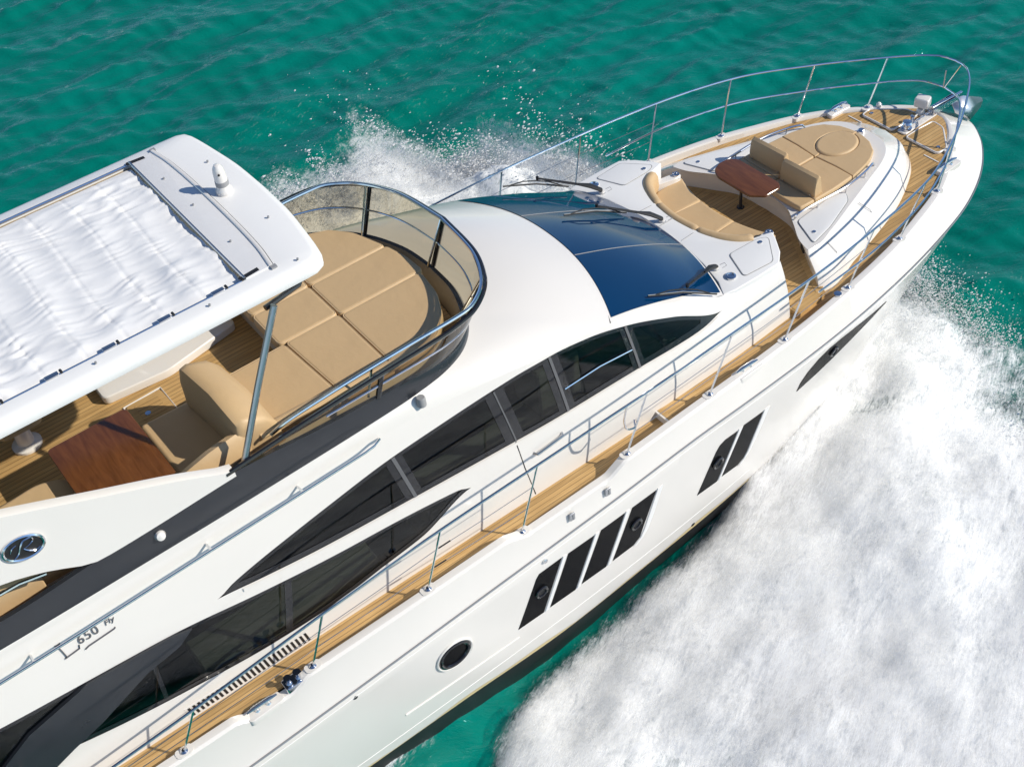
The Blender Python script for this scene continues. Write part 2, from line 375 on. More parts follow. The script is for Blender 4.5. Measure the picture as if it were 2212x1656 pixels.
for sg in (-1, 1):
    for poly, pr in WIN:
        w = side_panel('hull_window', poly, hullb, sg, M['hullwin'], HULL, .005)
        if pr:
            ring('porthole_rim', pr[0], pr[1], .085, .022, hullb, sg, M['black'], w, .02, sx_=.95)
            disc('porthole_glass', pr[0], pr[1], .07, hullb, sg, M['rubber'], w, .016)
    for fx in ([(3.49, 1.13), (3.585, 1.14), (3.47, .62), (3.38, .3), (3.3, .17), (3.17, .08), (3.13, .1), (3.25, .2), (3.31, .36)],
               [(5.53, 1.14), (5.64, 1.15), (5.52, .55), (5.42, .22), (5.3, .08), (5.22, .07), (5.32, .16), (5.38, .3)],
               [(1.86, 1.1), (1.92, 1.1), (1.6, .1), (1.54, .1)], [(2.40, 1.1), (2.46, 1.1), (2.15, .1), (2.09, .1)], [(2.93, 1.12), (2.99, 1.12), (2.70, .11), (2.64, .11)], [(5.02, 1.13), (5.09, 1.14), (4.84, .14), (4.79, .12)]):
        side_panel('window_trim', fx, hullb, sg, M['gel2'], HULL, .012)
    bw_ = side_panel('bow_window', [(6.27, .93), (6.31, 1.1), (6.42, 1.25), (6.62, 1.38), (6.85, 1.44), (7.1, 1.44), (7.5, 1.4), (7.95, 1.33), (8.3, 1.29), (7.95, 1.2), (7.5, 1.11), (7.08, 1.02), (6.7, .965)], hullb, sg, M['hullwin'], HULL, .008)
    ring('porthole_rim', 7.0, 1.24, .07, .018, hullb, sg, M['black'], bw_, .018); disc('porthole_glass', 7.0, 1.24, .056, hullb, sg, M['grey'], bw_, .014)
    pt = disc('porthole', .1, .6, .21, hullb, sg, M['hullwin'], HULL, .004); ring('porthole_rim', .1, .6, .215, .03, hullb, sg, M['black'], pt, .008); ring('porthole_trim', .1, .6, .262, .02, hullb, sg, M['gel'], pt, .006)
    # moulded recess line under windows
    b = MB(); b.tube([(x, sg*(float(hullb(x, z))+.002), z) for x, z in [(-.72, .0), (-.3, -.02), (.5, -.05), (1.1, -.07)]], .014, 6); b.build('hull_moulding', M['gel'], HULL)
    b = MB(); b.tube([(x, sg*(float(hullb(x, -.42))+.001), -.42+.02*x/6) for x in np.linspace(-6, 5.6, 50)], .005, 5); b.build('hull_seam', M['gel2'], HULL)
    for (x, z) in ((2.62, 1.80), (2.04, 1.78)):
        b = MB(); yb = 2.492
        b.box((x, sg*yb, z), (.08, .02, .13)); o = b.build('hull_vent', M['alu'], HULL, bev=.006)
        b = MB(); b.box((x+.012, sg*(yb+.012), z-.01), (.02, .012, .09)); b.build('vent_slot', M['grey'], o)
    for (x, z, r) in ((-1.28, 1.10, .03), (4.41, -.66, .035)):
        disc('drain_hole', x, z, r, hullb, sg, M['rubber'], HULL, .006, 14)
    b = MB(); b.lathe([(.001, 0), (.035, 0), (.035, .02), (.02, .03), (.001, .03)], (1.57, sg*(float(hullb(1.57, 1.3))), 1.28), (0, sg, 0), 14); b.build('fuel_vent', M['chrome'], HULL)
for (x, wd) in ((2.0, 0),): pass

# ------------------------------------------------------------ decks
def deckband(x0, x1, z, inner, outer, name, n=80):
    b = MB(); xs = np.linspace(x0, x1, n); us = np.linspace(0, 1, 5)
    for sg in (-1, 1):
        b.grid([[(x, sg*((1-u)*float(inner(x))+u*float(outer(x))), z) for x in xs] for u in us], flip=sg < 0)
    b.uv = lambda co: np.stack([co[:, 0], np.abs(co[:, 1])-np.array([inner(x) for x in co[:, 0]])], 1)
    return b.build(name, M['teak'], Y)
outr = lambda x: CB(x)-.062
sd1 = deckband(-7.4, 3.87, 1.87, lambda x: B0(x)-.03, outr, 'side_deck')
ISL = [(6.95, 1.78), (7.25, 1.85), (8.0, 1.66), (8.67, 1.48), (9.39, 1.25), (9.88, 1.02), (10.34, .72), (10.59, .4), (10.68, 0)]
ISLX = pchip([3.8, 5.4, 6.5, 7.25, 8.0, 8.67, 9.39, 9.88, 10.34, 10.59, 10.68], [1.985, 1.95, 1.9, 1.85, 1.66, 1.48, 1.25, 1.02, .72, .4, 0])
# foredeck sheet (one teak sheet from the step to the stem)
fd = MB(); xs = np.unique(np.concatenate([np.linspace(3.88, 10.6, 100), np.linspace(10.6, 11.74, 60)]))
inn = lambda x: max(0, float(ISLX(x))-.08) if x < 10.7 else 0
for sg in (-1, 1):
    fd.grid([[(x, sg*((1-u)*inn(x)+u*max(float(CB(x+.02))-.06, 0)), 1.97) for x in xs] for u in np.linspace(0, 1, 7)], flip=sg < 0)
fd.build('foredeck', M['teak'], Y)
for sg in (-1, 1): MB().box((3.885, sg*2.14, 1.91), (.03, .36, .125)).build('deck_step', M['gel'], Y)
# plain teak margin boards
def margin(path, w, z, name='teak_margin', sgs=(-1, 1)):
    P = curve3(path, 50)
    for sg in sgs:
        b = MB(); rows = [[], []]
        for i, p in enumerate(P):
            t = P[min(i+1, 49)]-P[max(i-1, 0)]; t /= np.linalg.norm(t); nn = np.array([-t[1], t[0]])
            rows[0].append((p[0], sg*p[1], z)); rows[1].append((p[0]+nn[0]*w, sg*(p[1]+nn[1]*w), z))
        b.grid(rows); b.build(name, M['teakp'], Y)
margin([(x, float(ISLX(x))+.0) for x in (4, 5, 6, 7.2, 8, 8.67, 9.39, 9.88, 10.34, 10.6, 10.67)], -.085, 1.976)
margin([(3.9, 1.96), (3.9, 2.28)], -.075, 1.9765)
margin([(3.85, 1.96), (3.85, 2.28)], .0, 1.877) if False else None
# deck step lines across the foredeck and dark openings
for sg in (-1, 1):
    h = MB(); poly = rpoly([(10.86, sg*.13), (10.86, sg*.78), (11.08, sg*.80), (11.5, sg*.38), (11.53, sg*.14), (11.2, sg*.12)], .07)
    o = h.prism(poly, 1.972, 1.998).build('anchor_locker_hatch', M['gel'], Y, bev=.004)
    MB().prism(inset(ccw(poly), .025), 1.99, 2.003).build('hatch_teak', M['teak'], o)
    MB().tube([(x, y, 2.0) for x, y in inset(ccw(poly), .012)], .014, 6, closed=True, flat=.6).build('hatch_rim', M['gel'], o)
    MB().lathe([(.001, 0), (.03, 0), (.03, .012), (.001, .012)], (11.0, sg*.68, 2.003), n=14).build('hatch_latch', M['chrome'], o)
    MB().box((10.72, sg*.78, 1.977), (.02, .28, .006)).build('deck_seam', M['gel'], Y)

# ------------------------------------------------------------ deckhouse with real window openings
X = np.unique(np.concatenate([np.linspace(-7, 6.45, 240), [-2.19, 1.01, 5.29, -4.9]]))
zt2 = pchip([-7, -4.9, -4.58, -3.69, -2.78, -2.54, -1.76, -.85, .04, .61, .85, 1.01, 6.5], [3.45, 3.40, 3.36, 3.29, 3.22, 3.19, 3.06, 2.94, 2.86, 2.79, 2.75, 2.68, 2.62])
zb2 = pchip([-7, -4.9, -4.64, -4.12, -2.78, -1.82, -1.34, -.83, -.35, .23, 1.01, 6.5], [3.0, 2.9, 2.76, 2.57, 2.33, 2.23, 2.22, 2.25, 2.32, 2.40, 2.68, 2.62])
ztu = pchip([-7, -2.19, -1.97, -1.62, -1.23, -.74, .12, .87, 1.51, 1.96, 2.4, 3.01, 3.64, 4.45, 5.29, 6.5], [3.60, 3.31, 3.39, 3.47, 3.54, 3.62, 3.74, 3.79, 3.82, 3.83, 3.80, 3.67, 3.46, 3.10, 2.71, 2.66])
zbu = pchip([-7, -2.19, -1.64, -.92, .27, 1.71, 2.5, 3.71, 4.45, 5.0, 5.29, 6.5], [3.60, 3.31, 3.23, 3.14, 3.05, 2.95, 2.90, 2.82, 2.74, 2.69, 2.71, 2.66])
zr_ = pchip([-7, -1.41, .24, 1.02, 1.5, 2.5, 3.45, 4.45, 5.0, 5.4, 6.45], [4.13, 4.12, 4.07, 4.02, 3.97, 3.82, 3.62, 3.27, 3.03, 2.85, 2.83])
def srow(zf, off=0, xs=X): return [(x, float(sideb(x, zf(x)))+off, float(zf(x))) for x in xs]
dh = MB()
def mixz(a, b, k): return lambda x: (1-k)*float(a(x))+k*float(b(x))
zbase = lambda x: 1.80
for sg in (-1, 1):
    def strip(rows): dh.grid([[(p[0], sg*p[1], p[2]) for p in r] for r in rows], flip=sg > 0)
    strip([srow(mixz(zbase, zb2, k)) for k in np.linspace(0, 1, 5)])
    strip([srow(mixz(zt2, zbu, k)) for k in np.linspace(0, 1, 4)])
    strip([srow(mixz(ztu, zr_, k)) for k in np.linspace(0, 1, 4)])
    # the part of the lower opening forward of the glass tip is closed anyway (zero height)
DH = dh.build('deckhouse', M['gel'], Y, ang=40)
def glass_strip(name, x0, x1, zb, zt, m, parent, sg, off=-.012, nx=70, rows=5, zoff=0):
    xs = np.linspace(x0, x1, nx); b = MB()
    b.grid([[(x, sg*(float(sideb(x, (1-k)*float(zb(x))+k*float(zt(x))))+off), (1-k)*float(zb(x))+k*float(zt(x))) for x in xs] for k in np.linspace(0, 1, rows)])
    return b.build(name, m, parent)
def edge_strip(name, x0, x1, zf, w, m, parent, sg, off, nx=60):
    """black frame border following an edge of a window (w>0 upward)"""
    xs = np.linspace(x0, x1, nx); b = MB()
    b.grid([[(x, sg*(float(sideb(x, float(zf(x))+w*k))+off), float(zf(x))+w*k) for x in xs] for k in (0, .5, 1)])
    return b.build(name, m, parent)
def bar(b, x0, z0, x1, z1, w, sg, off, n=8):
    b.grid([[(x0+(x1-x0)*k+d, sg*(float(sideb(x0+(x1-x0)*k+d, z0+(z1-z0)*k))+off), z0+(z1-z0)*k) for k in np.linspace(0, 1, n)] for d in (-w/2, w/2)])
for sg in (-1, 1):
    gw = glass_strip('saloon_window', -2.19, 5.29, zbu, ztu, M['cabinglass'], DH, sg)
    gl_ = lambda zf, d: (lambda x: float(zf(x))+d)
    edge_strip('window_frame', -2.1, 5.25, zbu, .075, M['black'], gw, sg, -.006)
    def ztw(x): return float(ztu(x))-.055
    edge_strip('window_frame', -2.1, 5.25, ztw, .055, M['black'], gw, sg, -.0062)
    for (xa, za, xb, zb_, w) in ((.16, 3.74, .29, 3.05, .22), (1.57, 3.80, 1.72, 2.95, .26), (2.40, 3.80, 2.52, 2.90, .24), (3.63, 3.46, 3.71, 2.82, .2), (4.98, 2.86, 4.88, 2.7, .12)): fr = MB(); bar(fr, xa, za, xb, zb_, w, sg, -.004); fr.build('window_frame', M['black'], gw)
    for (xa, za, xb, zb_, w) in ((.16, 3.74, .29, 3.05, .045), (1.57, 3.80, 1.72, 2.95, .02), (2.40, 3.80, 2.52, 2.90, .04), (3.63, 3.46, 3.71, 2.82, .04)):
        b = MB(); bar(b, xa, za, xb, zb_, w, sg, .006); b.build('mullion', M['greydk'], gw)
    b = MB(); b.tube([(x, sg*(float(sideb(x, z))+.006), z) for x, z in [(2.52, 3.25), (3.1, 3.22), (3.64, 3.13)]], .012, 6); b.build('window_slide_bar', M['chrome'], gw)
    gw2 = glass_strip('aft_window', -4.88, 1.01, zb2, zt2, M['cabinglass'], DH, sg)
    edge_strip('window_frame', -4.7, .98, zb2, .06, M['black'], gw2, sg, -.006)
    def zt2w(x): return float(zt2(x))-.05
    edge_strip('window_frame', -4.7, .8, zt2w, .05, M['black'], gw2, sg, -.0062)
    fr = MB(); bar(fr, -1.42, 3.0, -1.62, 2.22, .09, sg, -.004); fr.build('window_frame', M['black'], gw2); fr = MB(); bar(fr, -3.05, 3.0, -3.1, 2.4, .05, sg, -.004); fr.build('window_frame', M['black'], gw2)
    # diagonal charcoal pillar leaning aft over the aft window
    P = [(-2.55, 3.17), (-2.78, 3.22), (-3.2, 3.25), (-3.69, 3.28), (-4.4, 3.1), (-5.0, 2.75), (-5.2, 2.35), (-4.5, 2.42), (-4.12, 2.57), (-3.77, 2.68), (-3.14, 2.96), (-2.74, 3.04)]
    side_panel('pillar', P, sideb, sg, M['band'], DH, .03, .06)
    # sill lines, vent grille, door seam and handle
    edge_strip('window_sill', -1.9, 5.2, lambda x: float(zbu(x))-.055, .045, M['gel'], DH, sg, .014)
    vt = MB(); side = [(-3.0, 2.10), (-1.42, 2.07), (-1.40, 1.90), (-2.98, 1.90)]
    vg = side_panel('vent_grille', side, sideb, sg, M['gel'], DH, .004)
    for k in range(26):
        x = -2.97+k*.0595; b = MB(); R = None
        b.grid([[(x+.0+d+.03*(1-h), sg*(float(sideb(x, 1.915+h*.165))+.007), 1.915+h*.165) for h in (0, 1)] for d in (0, .03)])
        b.build('vent_slot', M['rubber'], vg)
    b = MB(); b.tube([(x, sg*(float(sideb(x, z))+.001), z) for x, z in [(1.71, 2.94), (1.77, 2.46), (1.87, 1.9)]], .007, 5); b.build('door_seam', M['rubber'], DH)
    b = MB(); b.tube([(x, sg*(float(sideb(x, z))+o), z) for x, z, o in [(1.93, 2.60, .0), (1.95, 2.60, .05), (2.15, 2.62, .05), (2.35, 2.64, .05), (2.37, 2.64, .0)]], .018, 8); b.build('door_handle', M['alu'], DH)
    # long grab rail on the roof edge
    b = MB(); pr = [(-6.9, 1.93, 3.96), (-4.35, 1.945, 4.0), (-1.5, 1.945, 4.11), (-.2, 1.94, 4.16), (-.02, 1.92, 4.165), (.06, 1.85, 4.14), (.08, 1.79, 4.07)]
    b.tube([(x, sg*y, z) for x, y, z in curve3(pr, 60)], .015, 8); gr = b.build('grab_rail', M['chrome'], DH)
    for x in (-5.5, -4.0, -2.05, -.95):
        z = float(np.interp(x, [-6.9, -4.35, -1.5, 0], [3.96, 4.0, 4.11, 4.165])); b = MB(); b.tube([(x, sg*1.78, z-.06), (x, sg*1.9, z-.02), (x, sg*1.945, z)], .014, 6); b.build('rail_bracket', M['chrome'], gr)
    b = MB(); b.lathe([(.001, 0), (.055, 0), (.055, .1), (.045, .12), (.001, .12)], (.68, sg*1.76, 4.16), n=14); b.build('nav_light', M['grey'], DH)
# ------------------------------------------------------------ roof between windscreen and windshield
Wc = curve3([(-7, 1.76, 4.2), (-4.2, 1.75, 4.19), (-2.2, 1.75, 4.22), (-.5, 1.73, 4.25), (.4, 1.70, 4.26), (1.0, 1.63, 4.26), (1.4, 1.49, 4.25), (1.72, 1.22, 4.23), (1.93, .85, 4.21), (2.05, .42, 4.2), (2.08, 0, 4.2)], 120)
def ridge(x): return (x, float(sideb(x, zr_(x))), float(zr_(x)))
def Fs(s, t):
    xr = 5.4-1.97*t; rr = ridge(xr); a = abs(s)**2.2
    xc, zc = 5.72-1.92*t, 2.90+.92*t+.05*math.sin(math.pi*t)
    return (xc+(rr[0]-xc)*a, s*rr[1], zc+(rr[2]-zc)*a)
Oc = [ridge(x) for x in np.linspace(-7, 3.43, 80)]+[Fs(s, 1) for s in np.linspace(1, 0, 41)[1:]]
# match lengths: parametrise O to the 120 points of W
iw = np.linspace(0, 1, 120); fx = np.array([p[0] for p in Wc])
Oc = np.array(Oc)
# corresponding param: aft straight parts by x, front by fraction
wi = int(np.argmax(Wc[:, 0] > .3)); oi = int(np.argmax(Oc[:, 0] > .6))
def resamp(P, n): return curve3(P, n)
Oa = np.array([Oc[np.argmin(np.abs(Oc[:oi+1, 0]-(x if x > -.5 else x)))] for x in Wc[:wi, 0]])
Oa = np.array([ridge(float(x)) for x in Wc[:wi, 0]])
i1 = oi; Of = np.vstack([[ridge(float(Wc[wi, 0])+.15)], Oc[Oc[:, 0] > float(Wc[wi, 0])+.2]]) if False else np.vstack([[ridge(float(Wc[wi, 0]))], Oc[oi:]])
tO = np.concatenate([[0], np.cumsum(np.linalg.norm(np.diff(Of, axis=0), axis=1))]); tO /= tO[-1]
g = np.linspace(0, 1, 120-wi)
Of = np.stack([np.interp(g, tO, Of[:, k]) for k in range(3)], 1)
OO = np.vstack([Oa, Of])
rf = MB(); rings = []
for k in np.linspace(0, 1, 9):
    bul = .06*math.sin(math.pi*k); r = []
    for i in range(120):
        w, o = Wc[i], OO[i]; fr_ = max(0, (w[0]-0)/2.1)
        r.append((w[0]+(o[0]-w[0])*k, w[1]+(o[1]-w[1])*k, w[2]+(o[2]-w[2])*k+bul*(.25+1.0*fr_)))
    rings.append(r)
for sg in (-1, 1): rf.grid([[(p[0], sg*p[1], p[2]) for p in r] for r in rings], flip=sg < 0)
# windshield surround (white) and glass
for_ = [[Fs(s, t) for s in np.linspace(-1, 1, 41)] for t in np.linspace(0, 1, 16)]
rf.grid(for_)
ROOF = rf.build('roof', M['gel'], DH, ang=32)
wg = MB()
wg.grid([[tuple(np.array(Fs(s, t))+np.array([.003, 0, .009])) for s in np.linspace(-.965, .965, 41)] for t in np.linspace(.015, .985, 16)])
WS = wg.build('windshield', M['windshield'], DH, ang=60)
for s0 in (-.33, .33):
    b = MB(); b.tube([tuple(np.array(Fs(s0, t))+np.array([.003, 0, .011])) for t in np.linspace(.015, .985, 10)], .006, 5); b.build('windshield_joint', M['grey'], WS)
# ------------------------------------------------------------ fore plateau (cabin top) with sofa recess
back = [(6.5, 1.1), (6.3, .98), (6.13, .7), (6.02, .35), (5.99, 0)]
pl = [(5.72, 0), (5.67, .5), (5.6, 1.0), (5.5, 1.4), (5.42, 1.63), (5.6, 1.655), (6.0, 1.665), (6.42, 1.66), (6.6, 1.5), (6.78, 1.2), (6.92, .98), (6.98, .93), (6.9, .9)]
pout = sym([(5.715, 0), (5.69, .5), (5.62, 1.0), (5.52, 1.4), (5.40, 1.62), (5.6, 1.655), (6.0, 1.665), (6.40, 1.66), (6.58, 1.5), (6.74, 1.25), (6.79, 1.14), (6.70, 1.11), (6.5, 1.06), (6.3, .97), (6.13, .7), (6.02, .35), (5.99, 0)])
pz = lambda x, y: 2.9-.05*(y/1.65)**2
PLT = MB().prism(pout, 1.9, pz, bottom=False).build('cabin_top', M['gel2'], Y, bev=.018, ang=40)
# aft edge closing between deckhouse side and cabin top
b = MB()
for sg in (-1, 1):
    zz = np.linspace(1.8, 2.84, 8); b.grid([[(6.45, sg*float(sideb(6.45, z)), z) for z in zz], [(6.45, sg*1.5, z) for z in zz]])
b.build('plinth_end', M['gel'], DH)
for sg in (-1, 1):
    hp = rpoly([(5.86, sg*1.54), (6.02, sg*1.10), (6.52, sg*1.12), (6.66, sg*1.19), (6.36, sg*1.58)], .06)
    o = MB().prism(hp, 2.86, lambda x, y: pz(x, y)+.008).build('locker_lid', M['gel2'], PLT, bev=.006)
    b = MB(); pp = inset(ccw(hp), -.008); b.tube([(x, y, pz(x, y)+.001) for x, y in pp], .006, 5, closed=True); b.build('lid_gasket', M['linegrey'], o)
    MB().lathe([(.001, 0), (.03, 0), (.03, .012), (.001, .014)], (6.50, sg*1.2, pz(6.5, 1.2)+.008), n=14).build('lid_latch', M['chrome'], o)
    b = MB(); b.lathe([(.001, 0), (.075, 0), (.075, .02), (.05, .03), (.04, .012), (.001, .012)], (5.72, sg*1.43, pz(5.7, 1.43)-.001), n=18); b.build('deck_light', M['chrome'], PLT)
for yy in (-.45, .45, 0):
    b = MB(); b.tube([(5.74, yy, 2.902), (5.97, yy*.97, 2.903)], .004, 5); b.build('moulding_seam', M['linegrey'], PLT)
# ------------------------------------------------------------ walkway well
ww = [(5.95, 0), (6.1, .8), (6.5, 1.0), (6.8, 1.0), (6.5, 1.62), (6.52, 1.98), (7.12, 1.9), (7.5, 1.3), (7.8, .85), (7.95, .4), (7.97, 0)]
b = MB().prism(sym(ww), 1.9, 2.06); WK = b.build('walkway', M['teak'], Y)
for sg in (-1, 1):
    P1 = curve3([(6.86, .95), (6.62, 1.45), (6.53, 1.95)], 50); P2 = curve3([(7.90, .2), (7.86, .5), (7.64, .95), (7.34, 1.45), (7.12, 1.87)], 50)
    for P, w in ((P1, .1), (P2, -.11)):
        b = MB(); r0 = []; r1 = []
        for i, p in enumerate(P):
            t = P[min(i+1, 49)]-P[max(i-1, 0)]; t /= np.linalg.norm(t); nn = np.array([-t[1], t[0]]); sgn = -1 if w > 0 else -1
            q = p+nn*(-w if w > 0 else -w)
            r0.append((p[0], sg*p[1], 2.066)); r1.append((q[0], sg*q[1], 2.066))
        b.grid([r0, r1]); b.build('teak_margin', M['teakp'], WK)
    b = MB(); b.grid([[(6.6, sg*1.86, 2.0665), (7.05, sg*1.82, 2.0665)], [(6.53, sg*1.97, 2.0665), (7.11, sg*1.90, 2.0665)]]); b.build('teak_margin', M['teakp'], WK)
# ------------------------------------------------------------ sun-pad island
def isl(out_off, z, lean): pass
base = [(7.90, 0), (7.86, .5), (7.64, .95), (7.34, 1.45), (7.12, 1.82), (7.3, 1.845), (8.0, 1.665), (8.67, 1.485), (9.39, 1.255), (9.88, 1.02), (10.34, .72), (10.59, .4), (10.68, 0)]
mid = [(7.86, 0), (7.82, .5), (7.60, .92), (7.32, 1.38), (7.14, 1.72), (7.32, 1.74), (8.0, 1.55), (8.64, 1.36), (9.33, 1.13), (9.8, .92), (10.22, .65), (10.44, .36), (10.52, 0)]
sho = [(7.82, 0), (7.77, .5), (7.56, .88), (7.32, 1.25), (7.22, 1.46), (7.4, 1.47), (7.85, 1.36), (8.56, 1.12), (9.2, .9), (9.6, .76), (9.93, .56), (10.08, .3), (10.12, 0)]
top_ = [(7.80, 0), (7.75, .5), (7.54, .86), (7.32, 1.2), (7.26, 1.4), (7.42, 1.42), (7.84, 1.31), (8.52, 1.08), (9.16, .86), (9.56, .72), (9.88, .53), (10.03, .29), (10.06, 0)]
def half(P, z):
    Q = curve3([(p[0], p[1]) for p in P], 64); return [(q[0], q[1], z) for q in Q]
R_ = [half(base, 1.95), half(mid, 2.22), half(sho, 2.40), half(top_, 2.445)]
ib = MB()
for sg in (-1, 1):
    ib.grid([[(p[0], sg*p[1], p[2]) for p in r] for r in R_], flip=sg > 0)
tp = R_[-1]; o0 = len(ib.v)
ring_ = tp+[(p[0], -p[1], p[2]) for p in reversed(tp[1:-1])]
ib.add(ring_, [tuple(range(len(ring_)))])
ISLE = ib.build('foredeck_island', M['gel'], Y, ang=30)
for sg in (-1, 1):
    for (xa, ya, xb, yb, za, zb_) in ((8.5, 1.12, 8.72, 1.44, 2.41, 2.0), (9.55, .78, 9.8, 1.05, 2.41, 2.0)):
        pass
    pod = rpoly([(7.42, sg*1.36), (7.62, sg*.86), (8.3, sg*.80), (8.62, sg*.86), (8.5, sg*1.02), (7.86, sg*1.26)], .07)
    o = MB().prism(pod, 2.43, 2.462).build('locker_lid', M['gel2'], ISLE, bev=.006)
    b = MB(); b.tube([(x, y, 2.447) for x, y in inset(ccw(pod), -.008)], .006, 5, closed=True); b.build('lid_gasket', M['linegrey'], o)
    MB().lathe([(.001, 0), (.028, 0), (.028, .01), (.001, .012)], (7.6, sg*1.2, 2.462), n=14).build('lid_latch', M['chrome'], o)
    pth = curve3([(7.62, .80, 2.46), (7.66, .82, 2.54), (8.0, .84, 2.56), (8.6, .87, 2.56), (9.1, .80, 2.55), (9.36, .72, 2.53), (9.42, .70, 2.45)], 40)
    gr = MB().tube([(x, sg*y, z) for x, y, z in pth], .016, 8).build('grab_rail', M['chrome'], ISLE)
    for x, y in ((8.05, .845), (8.62, .865), (9.1, .80)): MB().tube([(x, sg*y, 2.44), (x, sg*y, 2.56)], .012, 6).build('rail_bracket', M['chrome'], gr)
    MB().tube([(x, sg*y, z) for x, y, z in [(8.62, 1.13, 2.405), (8.72, 1.26, 2.3), (8.80, 1.36, 2.1), (8.82, 1.44, 1.98)]], .004, 5).build('moulding_seam', M['linegrey'], ISLE)
    MB().tube([(x, sg*y, z) for x, y, z in [(7.62, 1.44, 2.405), (7.66, 1.58, 2.3), (7.68, 1.66, 2.15), (7.70, 1.74, 1.98)]], .004, 5).build('moulding_seam', M['linegrey'], ISLE)
b = MB(); b.lathe([(.001, 0), (.06, 0), (.06, .05), (.04, .07), (.001, .07)], (9.94, .02, 2.44), n=16); b.build('vent_cap', M['chrome'], ISLE)
b = MB(); b.box((7.475, -1.13, 2.25), (.03, .13, .2), Matrix.Rotation(math.radians(149), 3, 'Z')); b.build('speaker_grille', M['rubber'], ISLE)

# ------------------------------------------------------------ foredeck cushions and table (things)
SP = thing('sun_pad', 'tan sun pad on the foredeck with an oval headrest at its forward end', 'sun pad', (8.8, 0, 2.44))
padR = [(9.82, 0), (9.78, .28), (9.6, .52), (9.3, .66), (8.93, .725)]
def pan(poly, name='pad_section', z0=2.447, z1=2.53, par=SP, r=.02): return MB().cushion(rpoly(poly, .03, 3), z0, z1, r).build(name, M['tan'], par, ang=50)
g_ = .006
for sg in (-1, 1):
    arc = [(9.37-.375*math.cos(q), sg*max(.012, .295*math.sin(q))) for q in np.linspace(.04, math.pi-.04, 22)]
    MB().cushion([(8.90, sg*.012)]+arc+[(9.82, sg*.012), (9.80, sg*.15), (9.76, sg*.30), (9.62, sg*.50), (9.45, sg*.60), (9.30, sg*.655), (9.1, sg*.70), (8.93, sg*.72), (8.93, sg*.4)], 2.447, 2.53, .012).build('pad_section', M['tan'], SP, ang=50)
    pan([(8.885, sg*.012), (8.915, sg*.4), (8.915, sg*.722), (8.5, sg*.75), (8.1, sg*.745), (8.1, sg*.012)])
    pan([(8.09, sg*.012), (8.09, sg*.745), (7.81, sg*.73), (7.80, sg*.4), (7.82, sg*.012)])
hd = [(9.37+.366*math.cos(q), .286*math.sin(q)) for q in np.linspace(0, 2*math.pi, 48, endpoint=False)]
MB().cushion(hd, 2.447, 2.548, .035, .01).build('headrest', M['tan'], SP, ang=50)
def bolster(cx_, cy_, rot, label):
    o = thing('bolster_cushion', label, 'cushion', (cx_, cy_, 2.53), 'backrest bolsters on the foredeck sun pad')
    prof = [(-.085, 0), (-.09, .10), (-.075, .24), (-.05, .31), (0, .335), (.03, .31), (.055, .22), (.085, .06), (.09, 0)]
    b = MB(); Rm = Matrix.Rotation(rot, 3, 'Z'); rows = []
    for k, (yy, sc) in enumerate([(-.335, .86), (-.325, .95), (-.305, 1), (0, 1), (.305, 1), (.325, .95), (.335, .86)]):
        rows.append([Vector((cx_, cy_, 2.53))+Rm @ Vector((px*sc, yy, pz_*(.5+.5*sc)+.004)) for px, pz_ in prof])
    b.grid(rows, cv=True); m_ = len(prof); b.f += [tuple(range(m_)), tuple((len(rows)-1)*m_+k for k in reversed(range(m_)))]
    b.build('cushion_body', M['tan'], o, ang=40)
    for yy in (-.26, .26): MB().lathe([(.001, -.012), (.014, -.008), (.016, 0), (.014, .008), (.001, .012)], Vector((cx_, cy_, 2.55))+Rm @ Vector((-.10, yy, .0)), (1, 0, 0), 10).build('hinge_knob', M['chrome'], o)
bolster(8.27, .35, math.radians(2), 'tan bolster on the sun pad, the one farther from the camera')
bolster(8.19, -.37, math.radians(2), 'tan bolster on the sun pad, the one nearer the starboard rail')
# table
TB = thing('foredeck_table', 'small dark varnished table with clipped corners before the foredeck sofa', 'table', (7.4, .02, 2.06))
tbl = rpoly([(7.14, -.34), (7.14, .30), (7.22, .46), (7.38, .53), (7.56, .52), (7.66, .40), (7.67, -.40), (7.60, -.51), (7.30, -.51)], .05, 4)
MB().prism(tbl, 2.845, 2.885).build('tabletop', M['mahog'], TB, bev=.012)
MB().prism(inset(ccw(tbl), .03), 2.825, 2.845).build('tabletop_rim', M['gel2'], TB)
MB().lathe([(.001, 0), (.06, 0), (.06, .012), (.03, .02), (.024, .06), (.024, .76), (.001, .76)], (7.64, .30, 2.062), n=20).build('pedestal', M['band'], TB)
MB().box((7.62, -.28, 2.80), (.05, .12, .06)).build('cup_clip', M['rubber'], TB)
